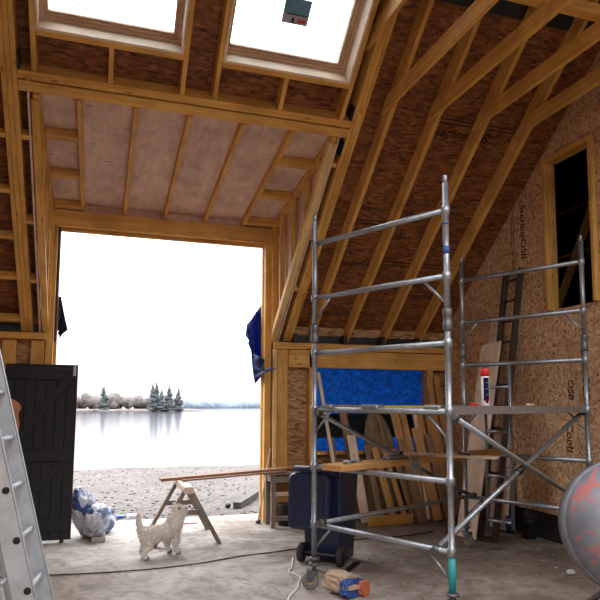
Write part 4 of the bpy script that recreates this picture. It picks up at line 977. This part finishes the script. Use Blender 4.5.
# lid: shallow rounded tray hanging down behind
secs = []
for y, ins in ((-.045, .0), (-.05, .0), (-.075, .012), (-.085, .05)):
    secs.append([(x, y, z) for x, z in [(p[0], p[1]) for p in rrect(-HW-.02+ins, HW-.03-ins, .36+ins, .93-ins, 0, .07)]])
k = loft(secs); Ml = Matrix.Translation((-.045, -.05, 0)) @ Matrix.Translation((0, 0, .93)) @ Matrix.Rotation(math.radians(-4), 4, 'X') @ Matrix.Translation((0, 0, -.93)); bmesh.ops.transform(k.bm, matrix=Ml, verts=k.bm.verts); lid = obj('lid', k, NAVY, t)
k = loft([[(x, y, z) for x, z in [(p[0], p[1]) for p in rrect(-HW+.04, HW-.09, .42, .85, 0, .05)]] for y in (-.085, -.094)]); bmesh.ops.transform(k.bm, matrix=Ml, verts=k.bm.verts); obj('lid_panel', k, NAVY, lid)
k = MB(); k.path([(-HW, -.085, .975), (HW-.06, -.085, .975)], .034, 12); obj('hinge_roll', k, NAVY, lid)

# ================================================================== SAWHORSE, PLANKS, STOOL, STICK
t = thing('sawhorse', 'weathered wooden sawhorse standing beside the white dog', 'sawhorse', (1.05, 7.9, 0)); o0 = V((1.05, 7.9, 0))
def tb(name, p0, p1, w_, h_, mat, up): 
    b_ = link(name, beam_mesh(name, (V(p1)-V(p0)).length, w_, h_), mat, t); b_.matrix_local = beam_matrix(V(p0)-t.location, V(p1)-t.location, up); return b_
tb('top_beam', (1.06, 7.40, .635), (1.06, 8.42, .635), .11, .075, PALEBOARD, (0, 0, 1))
for y in (7.50, 8.28):
    dy = -.03 if y < 8 else .03
    tb('leg', (1.44, y+dy, 0.0), (1.10, y, .62), .045, .09, GREYW, (0, 1, 0)); tb('leg', (0.68, y+dy, 0.0), (1.02, y, .62), .045, .09, GREYW, (0, 1, 0))
    tb('crosspiece', (0.87, y+.035, .36), (1.25, y+.035, .36), .02, .06, GREYW, (0, 0, 1))
t = thing('work_stool', 'weathered grey wooden trestle table between the jamb and the wheelie bin', 'trestle', (2.5, 8.3, 0))
for x, y in ((2.285, 8.14), (2.80, 8.14), (2.285, 8.44), (2.80, 8.44)): tb('leg', (x, y, 0), (x, y, .70), .055, .055, GREYW, (0, 1, 0))
tb('rail', (2.25, 8.14, .44), (2.83, 8.14, .44), .03, .05, PALEBOARD, (0, 0, 1)); tb('apron', (2.25, 8.14, .64), (2.83, 8.14, .64), .03, .10, GREYW, (0, 0, 1)); tb('apron', (2.285, 8.12, .64), (2.285, 8.46, .64), .03, .10, GREYW, (0, 0, 1))
tb('lower_rail', (2.25, 8.14, .12), (2.83, 8.14, .12), .03, .06, GREYW, (0, 0, 1)); tb('tabletop', (2.2, 8.29, .715), (2.9, 8.29, .715), .44, .03, GREYW, (0, 0, 1))
k = MB(); k.box((2.4, 8.5, 0.0), (2.72, 8.53, .62)); tag(obj('plywood_offcut', k, PLANKW), 'yellow plywood offcut standing behind the trestle table', 'board')
k = MB(); k.lathe([(.11, 0), (.125, .27), (.13, .28), (.12, .29), (.10, .285)], Matrix.Translation((2.52, 8.29, 0)), 20); tag(obj('bucket', k, BLACKP), 'dark bucket under the trestle table', 'bucket')
o = beam('long_plank', (0.80, 8.14, .682), (2.92, 8.31, .778), .15, .036, RUSTW); tag(o, 'long reddish brown plank spanning from the sawhorse to the trestle table', 'plank')
o = beam('long_plank', (1.05, 7.94, .6855), (2.45, 8.10, .742), .05, .02, RUSTW); tag(o, 'thin dark lath under the near edge of the long reddish plank', 'plank')
t = thing('floor_brush', 'thin stick with a dark knob leaning on the jamb of the opening', 'stick', (2.175, 8.50, 0))
k = MB(); k.tube((0, 0, .02), (.19, .09, 1.02), .012, 8); obj('shaft', k, PALEBOARD, t); k = MB(); k.blob((0, 0, .025), (.04, .04, .026), sub=2, amp=.1); obj('knob', k, BLACKP, t)
zt = bz(2.5, 10.9)
o = beam('timber_baulk', (2.27, 10.30, bz(2.27, 10.3)+.055), (2.95, 11.75, bz(2.95, 11.75)+.06), .13, .11, BAULK); tag(o, 'weathered timber baulk lying on the shingle beach', 'timber')
k = MB(); k.blob((2.16, 10.5, bz(2.16, 10.5)+.05), (.05, .05, .05), sub=2, amp=.1); tag(obj('black_stone', k, BLACKP), 'small black stone beside the timber baulk on the beach', 'stone')
k = MB(); k.box((.50, 9.7, bz(.55, 9.75)-.02), (.63, 9.86, bz(.55, 9.75)+.05), bevel=.006); tag(obj('paint_tub', k, WHITEP), 'small white tub lying at the edge of the slab by the beach', 'tub')
k = MB(); k.box((.34, 9.75, bz(.4, 9.8)-.02), (.45, 9.9, bz(.4, 9.8)+.035), bevel=.01); tag(obj('blue_scrap', k, BLUEP), 'small blue scrap lying beside the white tub', 'scrap')
k = MB(); k.path([(1.05, 8.75, .006), (1.15, 8.72, .006), (1.28, 8.76, .006), (1.38, 8.75, .006)], .008, 6); tag(obj('red_rope', k, REDP), 'short red rope on the slab behind the sawhorse', 'rope')

# ================================================================== FLOOR CLUTTER
k = MB(); k.path(spline([(-1.0, 6.62, .009), (-.37, 6.556, .009), (-.14, 6.523, .009), (.18, 6.498, .009), (.56, 6.496, .009), (1.07, 6.58, .009), (1.53, 6.747, .009), (2.0, 6.838, .009), (2.6, 7.02, .009), (3.11, 7.141, .009), (3.65, 7.153, .009), (4.2, 7.3, .009)]), .0065, 7)
tag(obj('power_cable', k, BLACKP), 'long dark cable running across the floor past the dog', 'cable')
k = MB(); k.path(spline([(2.05, 6.5, .008), (1.93, 6.15, .008), (1.85, 6.0, .008), (1.90, 5.8, .008), (1.83, 5.62, .008), (1.76, 5.45, .008), (1.60, 5.2, .008), (1.55, 4.9, .008)]), .007, 7)
tag(obj('white_cable', k, WHITEP), 'pale cable wriggling on the floor from the wheelie bin', 'cable')
# cement sack: crumpled paper bag
t = thing('cement_sack', 'crumpled brown paper cement sack with blue and orange print, on the floor', 'sack', (2.13, 5.17, 0)); t.scale = (.88, .88, .88)
def crumple(name, c, size, rz, mat, seed, par, tilt=0.0):
    bm = bmesh.new(); bmesh.ops.create_cube(bm, size=1); bmesh.ops.subdivide_edges(bm, edges=bm.edges[:], cuts=6, use_grid_fill=True)
    for v in bm.verts:
        p = v.co.copy(); q = V((p.x*size[0], p.y*size[1], p.z*size[2])); pin = 1-0.35*abs(p.x*2)**3
        q.z *= pin; q += V((0, 0, 1))*0.02*noise.noise(p*5+V((seed, 0, 0))) + V((1, 0, 0))*.02*noise.noise(p*4+V((0, seed, 0))); v.co = q
    M = Matrix.Translation(V(c)) @ Matrix.Rotation(rz, 4, 'Z') @ Matrix.Rotation(tilt, 4, 'Y')
    kk = MB(); kk._add(bm, M); o = obj(name, kk, mat, par); return o
crumple('paper_body', (-.03, .06, .105), (.25, .26, .20), .5, PAPER, 1, t, .15)
crumple('blue_print', (.03, -.06, .085), (.30, .10, .17), .55, BLUEP, 4, t, .12)['label'] = 'blue printed face'
crumple('white_stripe', (.045, -.085, .10), (.29, .075, .045), .55, PAPER, 4, t, .15)
crumple('orange_print', (.125, -.05, .075), (.12, .13, .145), .6, ORANGEP, 7, t)['label'] = 'orange printed corner'
k = MB(); k.box((-.18, -.03, 0), (.18, .03, .02), M=Matrix.Translation((2.53, 6.0, 0)) @ Matrix.Rotation(.85, 4, 'Z'), bevel=.003); tag(obj('black_offcut', k, BLACKP), 'flat black offcut on the floor beside the bin wheel', 'offcut')
pbm = MB()
for q in range(60):
    x, y = random.uniform(2.6, 5.0), random.uniform(4.6, 7.6); r = random.uniform(.008, .02); pbm.blob((x, y, r*.4), (r*1.3, r, r*.6), sub=1, amp=.3, seed=q)
tag(obj('rubble', pbm, BRICKR), 'fine rubble scattered on the dirty floor under the scaffold', 'rubble', kind='stuff')

# ================================================================== CONCRETE MIXER
mc = V((3.227, 3.146, 0.0)); axis = V((-0.40, -0.80, 0.17)).normalized()       # dome end toward the room
t = thing('concrete_mixer', 'old concrete mixer with a grey drum and worn red paint', 'mixer', mc)
Q = axis.to_track_quat('Z', 'Y').to_matrix().to_4x4(); Mm = Matrix.Translation((0, 0, .90)) @ Q
R0 = 0.405
prof = [(0.02, 0.30), (0.10, 0.295), (0.22, 0.27), (0.31, 0.22), (R0-.012, 0.13), (R0, 0.08), (R0, 0.05)]
k = MB(); k.lathe([(R0-.02, -.06)]+[(r, h) for r, h in prof[::-1]], Mm, 48); obj('drum', k, DRUM, t)
k = MB(); k.lathe([(R0-.01, -.10), (R0+.016, -.09), (R0+.016, .035), (R0+.004, .045)], Mm, 48); obj('drum_ring', k, DRUMG, t)
k = MB(); k.lathe([(R0-.01, -.07), (R0-.03, -.15), (.25, -.42), (.235, -.46), (.22, -.46), (.235, -.42), (R0-.05, -.15)], Mm, 40); obj('drum_cone', k, DRUM, t)
k = MB(); k.lathe([(.03, .29), (.06, .295), (.06, .325), (.02, .33)], Mm, 16); obj('hub', k, STEEL, t)
sdv = V((-axis.y, axis.x, 0)).normalized()
ah = V((axis.x, axis.y, 0)).normalized(); bkp = -ah*0.34
k = MB(); k.path([V((0, 0, .90))-axis*.10, V((0, 0, .90))-axis*.30+V((0, 0, -.10)), bkp+V((0, 0, .55)), bkp+V((0, 0, .30))], .030, 12); obj('spindle_arm', k, STEEL, t)
for s in (-1, 1):
    k = MB(); k.tube(bkp+V((0, 0, .45)), sdv*s*.25+bkp*.2+V((0, 0, .02)), .022, 10); obj('leg', k, STEEL, t)
    k = MB(); k.tube(bkp+V((0, 0, .45)), sdv*s*.25+bkp*2.0+V((0, 0, .12)), .022, 10); obj('leg', k, STEEL, t)
    k = MB(); k.lathe([(.03, -.03), (.09, -.03), (.10, -.02), (.10, .02), (.09, .03), (.03, .03)], Matrix.Translation(sdv*s*.29+bkp*2.0+V((0, 0, .10))) @ sdv.to_track_quat('Z', 'Y').to_matrix().to_4x4(), 24); obj('wheel', k, RUBBER, t)
k = MB(); k.blob((4.46, 5.12, .025), (.05, .04, .028), sub=2, amp=.3); tag(obj('stone', k, CONC), 'small grey stone on the floor beside the mixer drum', 'stone')

# ================================================================== DOG
def build_dog():
    dog = thing('dog', 'small shaggy white terrier standing on the slab, head raised', 'dog', M=Matrix.Translation((0.555, 6.97, 0)) @ Matrix.Rotation(math.radians(24), 4, 'Z'))
    P = {}; verts = []; edges = []; rad = []
    def vert(n, co, r, par=None):
        P[n] = len(verts); verts.append(co); rad.append(r)
        if par: edges.append((P[par], P[n]))
    vert('pelvis', (0.02, 0, .262), .088)
    vert('rump', (-.04, 0, .262), .072, 'pelvis')
    vert('belly', (.13, 0, .248), .096, 'pelvis'); vert('rib', (.24, 0, .252), .104, 'belly'); vert('chest', (.325, 0, .272), .104, 'rib')
    vert('neck', (.365, 0, .35), .078, 'chest'); vert('skull', (.392, 0, .425), .078, 'neck'); vert('stop', (.432, 0, .448), .066, 'skull')
    vert('muzzle', (.472, 0, .466), .048, 'stop'); vert('nose', (.500, 0, .478), .032, 'muzzle')
    vert('tail0', (-.075, 0, .33), .030, 'rump'); vert('tail1', (-.098, 0, .40), .028, 'tail0'); vert('tail2', (-.095, 0, .475), .016, 'tail1')
    for s, n in ((1, 'l'), (-1, 'r')):
        dx = .02*s
        vert('hip'+n, (.0+dx, .05*s, .20), .062, 'pelvis'); vert('knee'+n, (.025+dx, .062*s, .135), .042, 'hip'+n); vert('hock'+n, (-.035+dx, .062*s, .075), .026, 'knee'+n)
        vert('hfoot'+n, (-.022+dx, .062*s, .022), .024, 'hock'+n); vert('htoe'+n, (.012+dx, .062*s, .019), .020, 'hfoot'+n)
        vert('sh'+n, (.32-dx, .05*s, .20), .055, 'chest'); vert('elb'+n, (.305-dx, .058*s, .135), .036, 'sh'+n); vert('wri'+n, (.315-dx, .058*s, .06), .026, 'elb'+n)
        vert('ffoot'+n, (.322-dx, .058*s, .022), .024, 'wri'+n); vert('ftoe'+n, (.350-dx, .058*s, .019), .020, 'ffoot'+n)
        vert('ear'+n, (.372, .045*s, .485), .024, 'skull'); vert('eart'+n, (.362, .055*s, .545), .007, 'ear'+n)
    me = bpy.data.meshes.new('body'); me.from_pydata(verts, edges, []); tmp = bpy.data.objects.new('tmp', me); COL.objects.link(tmp)
    md = tmp.modifiers.new('skin', 'SKIN'); md.use_smooth_shade = True; md.branch_smoothing = 0.6
    for i, r in enumerate(rad): me.skin_vertices[0].data[i].radius = (r, r)
    me.skin_vertices[0].data[0].use_root = True
    sb = tmp.modifiers.new('sub', 'SUBSURF'); sb.levels = 2; sb.render_levels = 2
    bpy.context.view_layer.update(); dg = bpy.context.evaluated_depsgraph_get(); bm_ = bpy.data.meshes.new_from_object(tmp.evaluated_get(dg)); bpy.data.objects.remove(tmp)
    bm_.materials.clear(); bm_.name = 'body'
    for v in bm_.vertices: v.co += v.normal*0.006*noise.noise(v.co*22)
    body = link('body', bm_, FUR, dog)
    # shaggy coat: short tapered tufts lying back and down
    bm_.calc_loop_triangles(); tris = bm_.loop_triangles; areas = [t_.area for t_ in tris]; rng = random.Random(3)
    fb = bmesh.new(); picks = rng.choices(range(len(tris)), weights=areas, k=5200)
    for q in picks:
        t_ = tris[q]; a, b_, c = [bm_.vertices[i].co for i in t_.vertices]; r1, r2_ = rng.random(), rng.random()
        if r1+r2_ > 1: r1, r2_ = 1-r1, 1-r2_
        p = a+(b_-a)*r1+(c-a)*r2_; n_ = t_.normal
        if p.z < .05 or p.x > .49: continue
        ln = (.034 if p.z < .34 else .026)*(0.6+.8*rng.random())
        if p.z < .12: ln *= .5
        dr = (n_*0.75+V((-.35, 0, -.55))+V((rng.uniform(-.4, .4), rng.uniform(-.4, .4), rng.uniform(-.4, .4)))).normalized()
        if p.x < -.04 and p.z > .33: dr = (n_*.6+V((0, 0, .7))).normalized()
        s_ = dr.orthogonal().normalized()*.0045; s2_ = dr.cross(s_)
        vv = [fb.verts.new(p+s_), fb.verts.new(p-s_*.5+s2_*.87), fb.verts.new(p-s_*.5-s2_*.87), fb.verts.new(p+dr*ln)]
        for f in ((0, 1, 3), (1, 2, 3), (2, 0, 3)): fb.faces.new([vv[i] for i in f])
    k = MB(); k.bm.free(); k.bm = fb; fo = obj('shaggy_coat', k, FUR, dog); fo['kind'] = 'stuff'
    k = MB(); k.blob((.528, 0, .488), (.016, .018, .014), sub=2, amp=.05); obj('nose', k, DARKEYE, dog)
    for s in (1, -1):
        k = MB(); k.blob((.452, .050*s, .487), (.010, .010, .010), sub=2, amp=.02); obj('eye', k, DARKEYE, dog)
    for x, y in ((-.01+.02, .062), (-.01-.02, -.062), (.335-.02, .058), (.335+.02, -.058)):
        k = MB(); k.blob((x+.006, y, .019), (.034, .025, .0195), sub=2, amp=.12); pw = obj('paw', k, PAWM, dog); pw['label'] = 'muddy brown paw'
build_dog()

# sticker on the skylight glass
k = MB()
def on_glass(mbx, x0, x1, s0, s1, o=0.296): slab(mbx, x0, x1, s0, s1, o, o+.003)
sx0, ss0 = 1.62, sY(5.57)+.17
k2 = MB(); on_glass(k2, sx0, sx0+.27, ss0, ss0+.24); 
st = thing('window_sticker', 'grey blue maker\'s sticker on the skylight glass', 'sticker', rp(sx0+.13, ss0+.1, .296)); st_loc = V(st.location)
def stick(name, x0, x1, s0, s1, mat, o):
    mbx = MB(); slab(mbx, x0, x1, s0, s1, o, o+.001); bmesh.ops.translate(mbx.bm, verts=mbx.bm.verts, vec=-st_loc); return obj(name, mbx, mat, st)
k2.bm.free(); k.bm.free()
STK = plain('sticker_blue', (0.10, 0.26, 0.42), 0.5); STG = plain('sticker_grey', (0.35, 0.36, 0.45), 0.5)
stick('backing', sx0, sx0+.27, ss0, ss0+.24, STG, .298); stick('blue_band', sx0, sx0+.27, ss0+.09, ss0+.24, STK, .2965)
stick('dark_line', sx0+.04, sx0+.26, ss0+.085, ss0+.095, NEARBLACK, .2955); stick('red_mark', sx0+.16, sx0+.245, ss0+.02, ss0+.05, REDP, .2955); stick('dark_mark', sx0+.10, sx0+.125, ss0+.01, ss0+.06, NEARBLACK, .2955)
